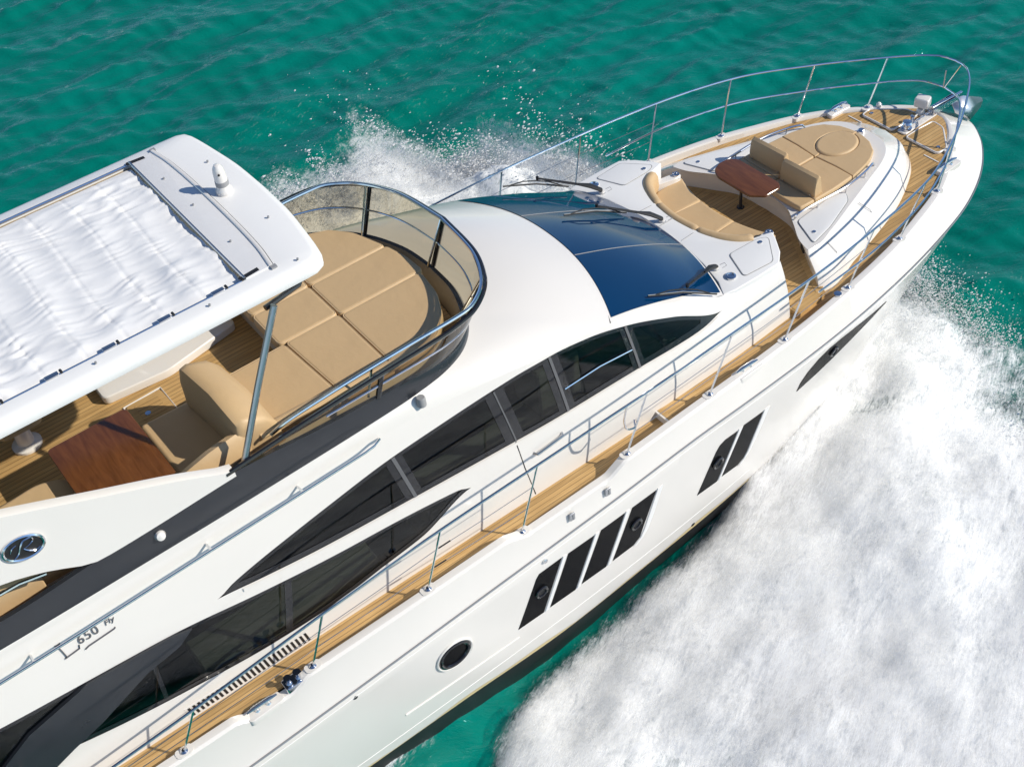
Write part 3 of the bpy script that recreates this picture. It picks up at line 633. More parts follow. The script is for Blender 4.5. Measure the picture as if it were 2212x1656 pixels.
# sofa
SO = thing('foredeck_sofa', 'curved tan sofa facing the small table in front of the windshield', 'sofa', (6.5, 0, 2.06))
bk = curve3([(6.52, 1.05), (6.33, .95), (6.16, .7), (6.05, .36), (6.015, 0), (6.05, -.36), (6.16, -.7), (6.33, -.95), (6.50, -1.07)], 61)
fr2 = curve3([(7.04, .98), (6.93, .7), (6.85, .36), (6.82, 0), (6.85, -.36), (6.93, -.7), (7.06, -1.0)], 61)
def nrm(P, i):
    t = P[min(i+1, len(P)-1)]-P[max(i-1, 0)]; t = t/np.linalg.norm(t); return np.array([-t[1], t[0]])
MB().prism([tuple(p) for p in bk+np.array([.05, 0])]+[tuple(p) for p in (fr2-np.array([.04, 0]))[::-1]], 2.06, 2.48).build('sofa_base', M['gel'], SO)
cutsb = [1, 20, 40, 59]
for a, b_ in zip(cutsb[:-1], cutsb[1:]):
    seg = [tuple(bk[i]+nrm(bk, i)*.10*(1 if nrm(bk, i)[0] > 0 else -1)) for i in sorted(set(list(range(a, b_+1, 4))+[b_]))]
    seg2 = [tuple(fr2[i]) for i in sorted(set(list(range(a, b_+1, 4))+[b_]))]
    MB().cushion(seg+seg2[::-1], 2.48, 2.60, .035).build('seat_cushion', M['tan'], SO, ang=50)
for a, b_ in ((0, 20), (20, 40), (40, 60)):
    rows = []
    for i in range(a, b_+1):
        nn = nrm(bk, i); nn = nn if nn[0] > 0 else -nn; sc = .93 if i in (a, b_) else 1
        rows.append([(bk[i][0]+nn[0]*u*1, bk[i][1]+nn[1]*u, 2.56+(w)*sc) for u, w in ((.10, 0), (.115, .12), (.10, .3), (.06, .36), (.005, .37), (-.05, .33), (-.065, .26), (-.04, .0))])
    b = MB().grid(rows, cv=True); m_ = 8; b.f += [tuple(range(m_)), tuple((len(rows)-1)*m_+k for k in reversed(range(m_)))]
    b.build('backrest', M['tan'], SO, ang=50)
for sg in (-1, 1):
    arm = rpoly([(6.46, sg*1.0), (6.85, sg*.90), (6.98, sg*.90), (7.0, sg*1.0), (6.9, sg*1.03), (6.5, sg*1.1)], .04)
    o = MB().prism(arm, 2.3, 2.68).build('armrest', M['gel'], SO, bev=.02)
    MB().lathe([(.001, 0), (.035, 0), (.04, .02), (.055, .02), (.055, .0), (.05, -.01)], (6.92, sg*.965, 2.685), n=16).build('cup_holder', M['chrome'], o)

# ------------------------------------------------------------ fly bridge
fy = [(-7, 1.55), (-.5, 1.55), (.5, 1.52), (1.2, 1.40), (1.6, 1.1), (1.85, .7), (1.95, 0)]
FLY = MB().prism(sym([(x, y) for x, y in fy][::-1]), 3.9, 3.96).build('flybridge_floor', M['teak'], Y)
ztop = pchip([-7, -4, -3, -1.55, -.5, .5, 1.0, 1.4, 1.72, 1.93, 2.08], [4.5, 4.5, 4.57, 4.67, 4.58, 4.5, 4.42, 4.35, 4.31, 4.29, 4.28])
bd = MB(); inn_ = MB()
Wt = []
for i, w in enumerate(Wc):
    zt_ = float(ztop(w[0])) if i < 119 else 4.28
    cxx = w[0]-.02*max(0, (w[0])/2); Wt.append((w[0]-.015, w[1]*.985, zt_))
Wt = np.array(Wt)
for sg in (-1, 1):
    bd.grid([[(p[0], sg*p[1], p[2]+dz) for p, dz in zip(Wc, [-.02]*120)], [((p[0]*.4+q[0]*.6)+.012, sg*(p[1]*.4+q[1]*.6+.008), p[2]*.4+q[2]*.6) for p, q in zip(Wc, Wt)], [(p[0], sg*p[1], p[2]) for p in Wt], [(p[0]-.05, sg*p[1]*.97, p[2]) for p in Wt]], flip=sg > 0)
BAND = bd.build('coaming_band', M['band'], Y, ang=50)
for sg in (-1, 1):
    inn_.grid([[(p[0]-.05, sg*p[1]*.97, p[2]) for p in Wt], [(p[0]-.07, sg*p[1]*.955, p[2]-.06) for p in Wt], [(p[0]-.12, sg*p[1]*.93, 3.93) for p in Wt]], flip=sg > 0)
inn_.build('cockpit_liner', M['beige'], Y)
# tan bolster pads on coaming (starboard and port)
for sg in (-1, 1):
    pth = curve3([(-1.05, 1.38, 4.62), (-.6, 1.36, 4.61), (0, 1.36, 4.57), (.6, 1.34, 4.5), (1.0, 1.26, 4.42)], 24)
    MB().tube([(x, sg*y, z) for x, y, z in pth], .075, 10, flat=.7).build('coaming_pad', M['tan'], Y)
# glass wind screen + rails
Gt = curve3([(-1.6, 1.70, 4.69), (-.4, 1.70, 4.80), (.5, 1.70, 4.85), (1.1, 1.69, 4.87), (1.5, 1.63, 4.88), (1.8, 1.46, 4.87), (2.03, 1.2, 4.86), (2.23, .70, 4.86), (2.31, 0, 4.86)], 90)
Gb = []
for p in Gt:
    i = int(np.argmin((Wt[:, 0]-p[0]*.93+.0)**2+(Wt[:, 1]-p[1])**2)); Gb.append(Wt[i])
tW = Wt[Wt[:, 0] > -1.62]; Gb = curve3(tW, 90)
for sg in (-1, 1):
    b = MB().grid([[tuple((np.array(q)*(1-k)+np.array(p)*k)*np.array([1, sg, 1])) for p, q in zip(Gt, Gb)] for k in (0, .5, 1)])
    b.build('wind_screen', M['bronze'], Y, ang=60)
FULL = [tuple(p) for p in Gt]+[(p[0], -p[1], p[2]) for p in Gt[::-1][1:]]
TR = MB().tube([(p[0]+.01, p[1]*1.004, p[2]) for p in FULL], .028, 8).build('screen_frame', M['black'], Y)
MR = [tuple(.48*np.array(q)+.52*np.array(p)-np.array([.02, 0, 0])) for p, q in zip(Gt[22:], Gb[22:])]
MB().tube(MR+[(p[0], -p[1], p[2]) for p in MR[::-1][1:]], .012, 7).build('screen_rail', M['chrome'], Y)
TRR = [(-.98, 1.56, 4.72), (-.8, 1.585, 4.80), (-.3, 1.60, 4.86), (.5, 1.60, 4.90), (1.1, 1.60, 4.915), (1.5, 1.585, 4.915), (1.8, 1.43, 4.905), (2.01, 1.18, 4.895), (2.2, .70, 4.89), (2.28, 0, 4.89)]
TRR = curve3(TRR, 70); HR = MB().tube([tuple(p) for p in TRR]+[(p[0], -p[1], p[2]) for p in TRR[::-1][1:]], .022, 8).build('screen_handrail', M['chrome'], Y)
# uprights: black frame post + chrome stanchion
for idx, both in ((int(np.argmin(np.abs(Gt[:, 0]-2.03)+np.abs(Gt[:, 1]-1.2))), True), (89, False), (34, True)):
    for sg in ((-1, 1) if both else (1,)):
        p, q = Gt[idx]*np.array([1, sg, 1]), Gb[idx]*np.array([1, sg, 1])
        MB().tube([tuple(q), tuple(p)], .03, 6).build('screen_post', M['black'], Y)
        c_ = np.array([.35, 0, 0]); p2 = TRR[int(np.argmin(np.abs(TRR[:, 0]-p[0]+.03)+np.abs(TRR[:, 1]-abs(p[1]))))]*np.array([1, sg, 1])
        q2 = q-np.array([.08, .06*np.sign(q[1]) if abs(q[1]) > .1 else 0, -.02]); q2[2] = max(q2[2], 4.3)
        MB().tube([tuple(q2), tuple(p2)], .015, 7).build('screen_stanchion', M['chrome'], Y)
for k in range(9):
    i = 4+k*6; p = Gt[i]
    for sg in (-1, 1): MB().lathe([(.001, 0), (.009, 0), (.009, .008), (.001, .01)], (p[0]+.01, sg*(p[1]*1.004+.015), p[2]), (0, sg, 0), 8).build('screw_head', M['chrome'], TR)

# fly sun pad
FS = thing('flybridge_sun_pad', 'large tan sun pad behind the curved bronze windscreen on the flybridge', 'sun pad', (.8, 0, 3.96))
zt = 4.46
MB().prism([(-.05, 1.3), (-.05, -.2), (-.85, -.2), (-.85, -1.28), (.95, -1.28), (1.45, -1.05), (1.72, -.6), (1.80, 0), (1.76, .55), (1.5, 1.15), (1.2, 1.34)], 3.96, zt-.13).build('pad_base', M['gel'], FS)
def piping(o, poly, z): return MB().tube([(x, y, z) for x, y in inset(ccw(poly), .010)], .006, 5, closed=True).build('piping', M['pipe'], o)
M['pipe'] = mat('tan_piping', (.62, .46, .27), .45, var=.05)
def fpad(poly, r=.03):
    q = rpoly(poly, .07, 4); o = MB().cushion(q, zt-.13, zt, r).build('pad_section', M['tan'], FS, ang=50); piping(o, q, zt-.008); return o
fpad([(.66, .545), (1.755, .545), (1.6, 1.05), (1.40, 1.32), (1.1, 1.45), (.66, 1.45)])
fpad([(.66, .535), (.66, -.16), (1.835, -.16), (1.825, .2), (1.76, .535)])
fpad([(.66, -.17), (.66, -1.36), (1.05, -1.36), (1.33, -1.22), (1.55, -.98), (1.72, -.62), (1.79, -.17)])
fpad([(-.14, .535), (-.14, -.13), (.65, -.13), (.65, .535)]); fpad([(-.14, .545), (.65, .545), (.65, 1.42), (-.14, 1.42)])
fpad([(-.07, -.14), (.65, -.14), (.65, -1.36), (.0, -1.36)]); fpad([(-.9, -.16), (-.08, -.15), (-.01, -1.30), (-.85, -1.30)])
# helm-side companion seat: tall backrest and L seat
CS = thing('lounge_seat', 'tan lounge seat with tall wedge backrest between the sun pad and the varnished table', 'seat', (-1.3, -.6, 3.96))
bp_ = [(-1.30, 4.38), (-1.285, 4.76), (-1.25, 4.93), (-1.17, 4.955), (-.95, 4.86), (-.84, 4.72), (-.80, 4.40)]
rows = []
for yy, sc, dx in ((-1.42, .80, .03), (-1.40, .92, .01), (-1.36, .98, .0), (-.8, 1, 0), (-.3, 1.0, -.05), (-.22, .97, -.06), (-.19, .9, -.06)):
    rows.append([(-1.05+(x+1.05)*min(1, sc+.1)+dx, yy, 4.38+(z-4.38)*sc) for x, z in bp_])
b = MB().grid(rows, cv=True); b.f += [tuple(range(7)), tuple((len(rows)-1)*7+k for k in reversed(range(7)))]
b.build('backrest', M['tan'], CS, ang=50)
MB().prism([(-1.9, -.14), (-1.25, -.14), (-1.2, -1.36), (-1.9, -1.36)], 3.96, 4.24).build('seat_base', M['gel'], CS)
MB().cushion(rpoly([(-1.92, -.1), (-1.26, -.12), (-1.22, -1.32), (-1.9, -1.32)], .06, 3), 4.24, 4.37, .04).build('seat_cushion', M['tan'], CS, ang=50)
rows = [[(x, -1.33+o, z) for o, z in ((.0, 4.3), (.06, 4.5), (.03, h_-.03), (-.05, h_), (-.1, h_-.05), (-.1, 4.3))] for x, h_ in ((-1.98, 4.62), (-1.93, 4.66), (-1.6, 4.75), (-1.25, 4.80), (-1.18, 4.76))]
b = MB().grid(rows, cv=True); b.f += [tuple(range(6)), tuple(24+k for k in reversed(range(6)))]; b.build('side_bolster', M['tan'], CS, ang=50)
AS = thing('aft_seat', 'tan seat cushion in shade at the left picture edge aft of the large varnished table', 'seat', (-3.3, -.9, 3.96))
MB().prism([(-4.6, -.2), (-3.4, -.22), (-2.9, -.34), (-2.86, -1.36), (-4.6, -1.36)], 3.96, 4.24).build('seat_base', M['gel'], AS)
MB().cushion(rpoly([(-4.6, -.12), (-3.5, -.16), (-3.12, -.12), (-2.82, -.26), (-2.78, -.7), (-2.78, -1.36), (-4.6, -1.36)], .12, 4), 4.24, 4.37, .04).build('seat_cushion', M['tan'], AS, ang=50)
FT = thing('flybridge_table', 'large reddish varnished table on the flybridge in front of the lounge seat', 'table', (-2.4, -.6, 3.96))
ft = rpoly([(-2.87, .06), (-1.94, .07), (-1.93, -1.24), (-2.86, -1.24)], .07, 5)
MB().prism(ft, 4.50, 4.54).build('tabletop', M['mahog'], FT, bev=.01)
for yy in (-.3, -.95): MB().lathe([(.001, 0), (.13, 0), (.13, .02), (.05, .04), (.045, .54), (.001, .54)], (-2.4, yy, 3.962), n=18).build('pedestal', M['chrome'], FT)
o = MB().prism(rpoly([(-1.84, .27), (-1.39, .27), (-1.40, .70), (-1.84, .70)], .05), 3.962, 3.985).build('floor_hatch', M['teakp'], FLY, bev=.004)
MB().prism(rpoly([(-1.76, .34), (-1.47, .34), (-1.47, .63), (-1.76, .63)], .02), 3.98, 3.99).build('hatch_teak', M['teak'], o)
MB().lathe([(.001, 0), (.035, 0), (.035, .01), (.001, .012)], (-1.68, .42, 3.99), n=12).build('hatch_latch', M['chrome'], o)
MB().tube([(x, y, 3.966) for x, y in [(-1.38, .25), (-1.38, .74), (-1.86, .72), (-1.86, .25)]], .012, 5, closed=True).build('hatch_seal', M['gel'], o)
MB().prism(rpoly([(-2.0, 1.5), (-2.0, .90), (-1.2, .82), (-.2, 1.02), (-.2, 1.5)], .08), 3.96, 4.08).build('helm_console', M['gel'], Y, bev=.03)
HS = thing('helm_seat', 'white pedestal seat half hidden under the hardtop edge', 'seat', (-2.95, .95, 3.96))
MB().lathe([(.001, 0), (.17, 0), (.17, .03), (.1, .06), (.09, .4), (.001, .4)], (-2.95, .95, 3.962), n=22).build('pedestal', M['gel'], HS)
MB().cushion(rpoly([(-3.2, .7), (-2.7, .7), (-2.7, 1.2), (-3.2, 1.2)], .1, 4), 4.36, 4.5, .05).build('seat_cushion', M['tan'], HS, ang=50)
MB().prism(rpoly([(-3.24, .7), (-3.12, .7), (-3.12, 1.2), (-3.24, 1.2)], .03), 4.45, 4.95).build('backrest', M['tan'], HS, bev=.03)

# white wing: coaming rising aft to the hardtop
for sg in (-1, 1):
    b = MB(); xs = np.linspace(-7, -1.5, 40)
    up = pchip([-7, -5, -3.6, -2.8, -2.0, -1.55], [6.3, 6.15, 5.63, 5.28, 4.93, 4.70]); lo = lambda x: float(ztop(x))-.02
    lo2 = pchip([-7, -4.5, -3.9, -3.45, -3.16, -3.0, -1.5], [5.1, 5.0, 4.92, 4.76, 4.6, 4.555, 4.62])
    def outy(x, z): return 1.735-.05*(z-4.5)
    b.grid([[(x, sg*(outy(x, z)), z) for x in xs for z in [(1-k)*float(lo2(x))+k*max(float(up(x)), float(lo2(x))+.01)]] for k in (0, .25, .5, .75, 1)]+[[(x, sg*(outy(x, float(up(x)))-.04), max(float(up(x)), float(lo2(x))+.01)+.012) for x in xs], [(x, sg*(outy(x, float(up(x)))-.12), max(float(up(x)), float(lo2(x))+.01)) for x in xs]]+[[(x, sg*(outy(x, float(lo2(x)))-.14), float(lo2(x))) for x in xs]], flip=sg > 0)
    wing = b.build('hardtop_wing', M['gel'], Y, ang=35)
    b = MB().tube([(-7, sg*1.66, 4.78), (-4.1, sg*1.66, 4.76), (-3.75, sg*1.67, 4.77), (-3.5, sg*1.69, 4.73)], .02, 8); b.build('coaming_rail', M['chrome'], Y)
    MB().prism([(-7, sg*1.5), (-3.55, sg*1.5), (-3.55, sg*1.38), (-7, sg*1.38)], 4.3, 4.95).build('coaming_cushion', M['tan'], Y, bev=.03)
    # oval emblem
    ws = lambda x, z: outy(x, z)
    ev = [(-3.555+.185*math.cos(a)-.028*math.sin(a), 5.195+.135*math.sin(a)) for a in np.linspace(0, 2*math.pi, 36, endpoint=False)]
    em = side_panel('emblem', ev, ws, sg, M['rubber'], wing, .012)
    MB().tube([(x, sg*(ws(x, z)+.014), z) for x, z in ev], .016, 6, closed=True).build('emblem_rim', M['chrome'], em)
    for pts, w in (([(-3.70, 5.11), (-3.62, 5.16), (-3.57, 5.24), (-3.52, 5.285), (-3.46, 5.28), (-3.45, 5.24), (-3.50, 5.20), (-3.56, 5.185)], .02), ([(-3.56, 5.185), (-3.52, 5.14), (-3.46, 5.11), (-3.42, 5.12)], .018), ([(-3.68, 5.21), (-3.64, 5.26), (-3.60, 5.27)], .014)):
        P_ = curve3(pts, 24); MB().tube([(x, sg*(ws(x, z)+.016), z) for x, z in P_], [w*(.35+.65*math.sin(math.pi*(i+1)/25)) for i in range(24)], 6, flat=.5).build('emblem_script', M['chrome'], em)
    b = MB(); b.lathe([(.001, 0), (.055, 0), (.06, .03), (.045, .07), (.001, .085)], (-2.42, sg*1.72, 4.44), (0, sg, .4), 16); b.build('camera_dome', M['gel'], BAND)
# model lettering on the side below the grab rail
def letters(txt, x, z, size, shear, parent, sg=-1, rot=0, sq=1):
    cu = bpy.data.curves.new('t', 'FONT'); cu.body = txt; cu.size = size; cu.extrude = .004; cu.shear = shear; cu.space_character = 1.1; cu.offset = 0
    to = bpy.data.objects.new('t', cu); me = bpy.data.meshes.new_from_object(to)
    o = bpy.data.objects.new('lettering', me); C.collection.objects.link(o); me.materials.clear(); me.materials.append(M['letter'])
    y = float(sideb(x, z))
    ex = Vector((1, 0, 0)); sl_ = float(sideb(x, z+.1)-sideb(x, z-.1))/.2
    ez = Vector((0, sg*sl_, 1)).normalized(); 
    if rot: ex, ez = (ex*math.cos(rot)+ez*math.sin(rot)), (ez*math.cos(rot)-ex*math.sin(rot))
    ny = ex.cross(ez)
    Mx = Matrix((ex*sq, ez, -ex.cross(ez)*-1)).transposed().to_4x4(); Mx.translation = Vector((x, sg*(y+.008), z))
    me.transform(Mx); o.parent = parent; bpy.data.objects.remove(to); bpy.data.curves.remove(cu); o.location = -Vector(ORG[parent.name]); return o
letters('650', -3.57, 3.765, .15, 0, DH, rot=math.radians(2.5), sq=.95); letters('Fly', -3.275, 3.80, .085, .2, DH, rot=math.radians(2.5))
for pts in ([(-3.775, 3.905), (-3.75, 3.90), (-3.715, 3.905)], [(-3.752, 3.90), (-3.735, 3.80), (-3.725, 3.712)], [(-3.75, 3.705), (-3.66, 3.715), (-3.585, 3.725), (-3.575, 3.765)], [(-3.545, 3.675), (-3.50, 3.69), (-3.35, 3.70), (-3.22, 3.71), (-3.2, 3.72)]):
    MB().tube([(x, -(float(sideb(x, z))+.006), z) for x, z in pts], .013, 5, flat=.5).build('lettering_underline', M['letter'], DH)

# ------------------------------------------------------------ hardtop
HTo = [(.26, 0), (.25, .46), (.19, 1.03), (.145, 1.32), (.115, 1.43), (.06, 1.505), (-.05, 1.54), (-.4, 1.545), (-7, 1.545)]
ho = sym(HTo); N_ = len(ho)
hc = curve3(HTo, 70); loop = [(p[0], p[1]) for p in hc]
hole = [(-.66, 0), (-.66, 1.30), (-.70, 1.42), (-7, 1.42)]
def hring(off, z): 
    full = [(p[0], p[1]) for p in loop]+[(p[0], -p[1]) for p in reversed(loop[1:])]
    q = inset(full[::-1], off)   # open ends fine
    return [(x, y, z) for x, y in q]
fullp = [(p[0], p[1]) for p in loop][::-1]+[(p[0], -p[1]) for p in loop[1:]]
def offp(d):
    P = np.array(fullp); out = []
    for i in range(len(P)):
        t = P[min(i+1, len(P)-1)]-P[max(i-1, 0)]; t /= np.linalg.norm(t); nn = np.array([t[1], -t[0]])*1.0
        out.append(P[i]-nn*d if (P[i]-nn*.01-np.array([-3, 0]))@(P[i]-np.array([-3, 0])) < (P[i]-np.array([-3, 0]))@(P[i]-np.array([-3, 0])) else P[i]+nn*d)
    return out
rows = []
for d, z in ((.30, 6.30), (.05, 6.285), (.01, 6.31), (0, 6.35), (.012, 6.40), (.045, 6.445), (.10, 6.468)):
    rows.append([(p[0], p[1], z) for p in offp(d)])
# inner edge of the top: the long opening
P0 = offp(.10); inner = []
for p in P0:
    inner.append((min(p[0], -.36) if p[0] > -.36 else p[0], max(-1.33, min(1.33, p[1]*(1.33/1.445))), 6.478))
ht = MB().grid(rows+[inner]+[[(x, y, 6.25) for x, y, z in inner]])
HT = ht.build('hardtop', M['gel2'], Y, ang=40)
# front beam panel between lip and opening
lip = curve3([(-.38, 1.33), (-.335, .98), (-.315, .5), (-.31, 0), (-.315, -.5), (-.335, -.98), (-.38, -1.33)], 41)
fpn = MB().prism([tuple(p) for p in lip]+[(-.66, -1.33), (-.66, 1.33)], 6.30, 6.492).build('hardtop_panel', M['nonskid'], HT, bev=.008)
MB().tube([(p[0]-.005, p[1], 6.497) for p in lip], .022, 8, flat=.6).build('panel_lip', M['gel'], HT)
MB().tube([(p[0]+.022, p[1], 6.479) for p in lip], .007, 5).build('panel_seam', M['rubber'], HT)
MB().tube([(-.665, y, 6.49) for y in np.linspace(-1.32, 1.32, 20)], .016, 6).build('canvas_rod', M['alu'], HT)
for sg in (-1, 1):
    MB().box((-.37, sg*1.355, 6.487), (.06, .05, .02)).build('hinge', M['grey'], HT)
    MB().prism([(-.50, sg*1.26), (-.50, sg*1.31), (-.70, sg*1.33), (-.72, sg*1.28)], 6.49, 6.496).build('corner_vent', M['rubber'], HT)
    MB().tube([(-7, sg*1.315, 6.47), (-.7, sg*1.315, 6.47)], .013, 6).build('canvas_track', M['chrome'], HT)
    MB().prism([(-7, sg*1.25), (-.68, sg*1.25), (-.68, sg*1.335), (-7, sg*1.335)], 6.38, 6.42).build('track_channel', M['beige'], HT)
    for k in (range(8) if sg < 0 else ()):
        x = -.95-k*.56; o = MB().box((x, sg*1.305, 6.48), (.13, .06, .025)).build('canvas_carriage', M['alu'], HT, bev=.006)
        MB().lathe([(.001, -.02), (.014, -.02), (.014, .02), (.001, .02)], (x+.09, sg*1.305, 6.49), (0, 1, 0), 10).build('carriage_wheel', M['rubber'], o)
for (x, y) in ((-.02, .72), (-.02, -.62), (-.14, -1.42), (-.52, .75), (-.5, .1), (-.5, -.72), (-2.25, -1.42), (-1.1, -1.43)):
    MB().lathe([(.001, 0), (.012, 0), (.012, .018), (.001, .02)], (x, y, 6.48 if abs(y) > 1.3 else (6.478 if x > -.3 else 6.492)), n=8).build('snap_stud', M['grey'], HT)
# white canvas sunroof: gathered cloth with battens
nx, ny = 330, 130; cxs = np.linspace(-7, -.69, nx); cys = np.linspace(-1.27, 1.27, ny)
CXg, CYg = np.meshgrid(cxs, cys, indexing='ij')
def vn(x, y, seed):
    r = np.random.default_rng(seed); Tb = r.random((256, 256)); xi = np.floor(x).astype(int); yi = np.floor(y).astype(int); u = x-xi; v = y-yi
    u = u*u*(3-2*u); v = v*v*(3-2*v); a = Tb[xi % 256, yi % 256]; b = Tb[(xi+1) % 256, yi % 256]; c = Tb[xi % 256, (yi+1) % 256]; d = Tb[(xi+1) % 256, (yi+1) % 256]
    return (a*(1-u)+b*u)*(1-v)+(c*(1-u)+d*u)*v
per = .40; ph = ((-CXg-.69+.02*np.sin(CYg*3)) % per)/per
sag = -.009*np.sin(np.pi*ph)**2*(1-np.abs(CYg/1.3)**6)-.007*np.exp(-(np.minimum(ph, 1-ph)/.035)**2)
gx_ = CXg+.3*vn(CYg*2, CXg*.7, 4); gy_ = CYg+.10*CXg+.12*vn(CXg*2.2, CYg*2, 6)
near = .45+.75*(1-np.sin(np.pi*ph))
def rdg(a): return 1-np.abs(2*a-1)
wr = .017*(rdg(vn(gy_*6+2*vn(gx_*2, gy_, 31), gx_*2.0, 3))-.5)*near+.017*(rdg(vn(gy_*15+3*vn(gx_*3, gy_*2, 33), gx_*4, 8))-.5)*near+.008*(rdg(vn(gy_*26+2*gx_, gx_*5, 38))-.5)*near+.035*(vn(gx_*2.2, gy_*1.5, 9)-.5)+.02*(rdg(vn(gx_*2.2+gy_*2.6, gy_*1.6-gx_*1.0, 15))-.5)
wr *= (.3+2.2*vn(CXg*1.0, CYg*.9, 12)**1.3)*(1-np.abs(CYg/1.29)**8)
zc_ = 6.462+sag+wr-.02*np.clip((np.abs(CYg)-1.15)/.12, 0, 1)
CV = MB().grid([[(CXg[i, j], CYg[i, j], zc_[i, j]) for j in range(ny)] for i in range(nx)])
CVO = CV.build('canvas_roof', M['canvas'], HT, ang=80)
# satellite dome
DM = MB().lathe([(.001, 0), (.085, 0), (.09, .02), (.085, .05), (.07, .07), (.068, .12), (.066, .20), (.064, .25), (.055, .30), (.035, .335), (.012, .345), (.001, .346)], (-.14, .10, 6.475), n=28).build('satellite_dome', M['gel'], HT)
MB().lathe([(.0705, .095), (.071, .10), (.0705, .145), (.0700, .15)], (-.14, .10, 6.475), n=28).build('dome_band', M['grey'], DM)
MB().lathe([(.001, 0), (.013, 0), (.013, .004), (.001, .005)], (-.14-.03, .10-.064, 6.73), (-.4, -.9, .1), 12).build('dome_badge', M['rubber'], DM)
# slanted front posts of the hardtop
for sg in (-1, 1):
    MB().tube([(-1.38, sg*1.66, 4.62), (-.97, sg*1.62, 5.45), (-.55, sg*1.57, 6.24)], .042, 12, flat=.75).build('hardtop_post', M['alu'], HT)
    MB().box((-1.40, sg*1.66, 4.66), (.14, .10, .03)).build('post_foot', M['black'], HT)
    MB().tube([(-.62, sg*1.50, 6.2), (-.2, sg*1.42, 6.2), (.0, sg*1.2, 6.2)], .03, 8).build('underside_trim', M['band'], HT)

# ------------------------------------------------------------ wipers
def wiper(piv, elbow, bl0, bl1, dirz=.10):
    p = np.array(piv); e = np.array(elbow)
    o = MB().tube([p, p+(e-p)*.18+[0, 0, .05], p+(e-p)*.4+[0, 0, .05]], [.045, .05, .022], 8, flat=.6).build('wiper', M['rubber'], Y)
    a, b_ = p+(e-p)*.38+[0, 0, .05], e+np.array([0, 0, .06])
    s_ = np.cross(b_-a, [0, 0, 1]); s_ = s_/np.linalg.norm(s_)*.016
    MB().tube([a+s_, b_+s_*.6], .010, 6).build('wiper_arm', M['rubber'], o); MB().tube([a-s_, b_-s_*.6], .010, 6).build('wiper_arm', M['rubber'], o)
    MB().lathe([(.001, -.02), (.022, -.02), (.022, .03), (.001, .03)], b_, n=10).build('wiper_joint', M['rubber'], o)
    A0, A1 = np.array(bl0), np.array(bl1)
    MB().tube([A0, (A0+A1)/2+[0, 0, .045], A1], .012, 6).build('wiper_blade', M['rubber'], o); MB().tube([A0+[0, 0, .014], (A0+A1)/2+[0, 0, .06], A1+[0, 0, .014]], .005, 5).build('blade_clip', M['grey'], o)
    MB().tube([A0+(A1-A0)*.08+[0, 0, .01], A0+(A1-A0)*.3+[0, 0, .085], A0+(A1-A0)*.5+[0, 0, .10], A0+(A1-A0)*.7+[0, 0, .085], A0+(A1-A0)*.92+[0, 0, .01]], .009, 6).build('blade_spring', M['rubber'], o)
    MB().lathe([(.001, 0), (.045, 0), (.045, .03), (.001, .04)], p-np.array([0, 0, .04]), n=14).build('wiper_base', M['gel'], o)
    q = p+np.array([.06, -.02, .0]); MB().tube([q, q+[.06, -.03, .02], q+[.05, -.08, .01], q+[-.02, -.07, 0]], .004, 5).build('washer_hose', M['grey'], o)
wiper((5.67, -1.19, 2.93), (4.84, -1.53, 3.22), (4.20, -1.50, 3.47), (5.27, -1.63, 2.95))
wiper((5.83, .06, 2.95), (4.94, .39, 3.40), (4.33, .33, 3.66), (5.40, .32, 3.14))
wiper((5.67, 1.19, 2.93), (4.85, 1.62, 3.27), (4.28, 1.66, 3.46), (5.32, 1.52, 3.0))

# ------------------------------------------------------------ rails
BX = [11.08, 10.05, 8.72, 7.36, 5.96, 4.51, 3.05, 1.36, -.02, -1.6, -3.22, -4.9, -6.5]
TH = [.82, .86, .90, .93, .95, .97, .98, .98, .97, .86, .68, .55, .45]
def railtop(i, sg):
    x = BX[i]; out = .0 if i == 0 else (.02 if i == 1 else .09)
    b = float(CB(x)); k = 1
    fx = .27
    return (x+fx, sg*(b+out-(.12 if i == 0 else (.07 if i == 1 else .0))), float(CZ(x))+TH[i])
for sg in (-1, 1):
    pass
front = [(11.35, .80, 2.84), (11.62, .62, 2.83), (11.88, .40, 2.82), (12.03, .2, 2.815), (12.07, 0, 2.81)]
stb = [railtop(i, 1) for i in range(len(BX)-1, 0, -1)]
allp = stb+front; P_ = curve3(allp, 130)
path = [(x, -y, z) for x, y, z in P_]+[(x, y, z) for x, y, z in P_[::-1][1:] if x > 1.0]
RAIL = MB().tube(path, .0165, 8).build('bow_rail', M['chrome'], Y)
def railat(x): i = int(np.argmin(np.abs(P_[:60+60, 0]-x))); return P_[i]
for sg in (-1, 1):
    for i, x in enumerate(BX):
        if sg > 0 and x < .9: continue
        bse = (x, sg*(float(CB(x))-.005), float(CZ(x)-dip(x)))
        if i == 0: tp_ = (11.38, sg*.79, 2.84)
        else: tp_ = railtop(i, sg)
        o = MB().tube([bse, tp_], .0135, 7).build('stanchion', M['chrome'], RAIL)
        MB().lathe([(.001, 0), (.045, 0), (.045, .012), (.022, .03), (.001, .03)], bse, n=14).build('stanchion_foot', M['chrome'], o)
        MB().prism(rpoly([(x-.1, bse[1]-.06), (x+.1, bse[1]-.06), (x+.1, bse[1]+.06), (x-.1, bse[1]+.06)], .05), float(CZ(x)-dip(x))-.05, float(CZ(x)-dip(x))+.004).build('stanchion_pad', M['gel'], o)
mr = [(6.6, 2.215, 2.56), (7.5, 2.17, 2.58), (8.85, 1.93, 2.56), (10.16, 1.43, 2.47), (11.2, .82, 2.43), (11.55, .58, 2.42), (11.8, .32, 2.41), (11.88, 0, 2.41)]
mP = curve3(mr, 70)
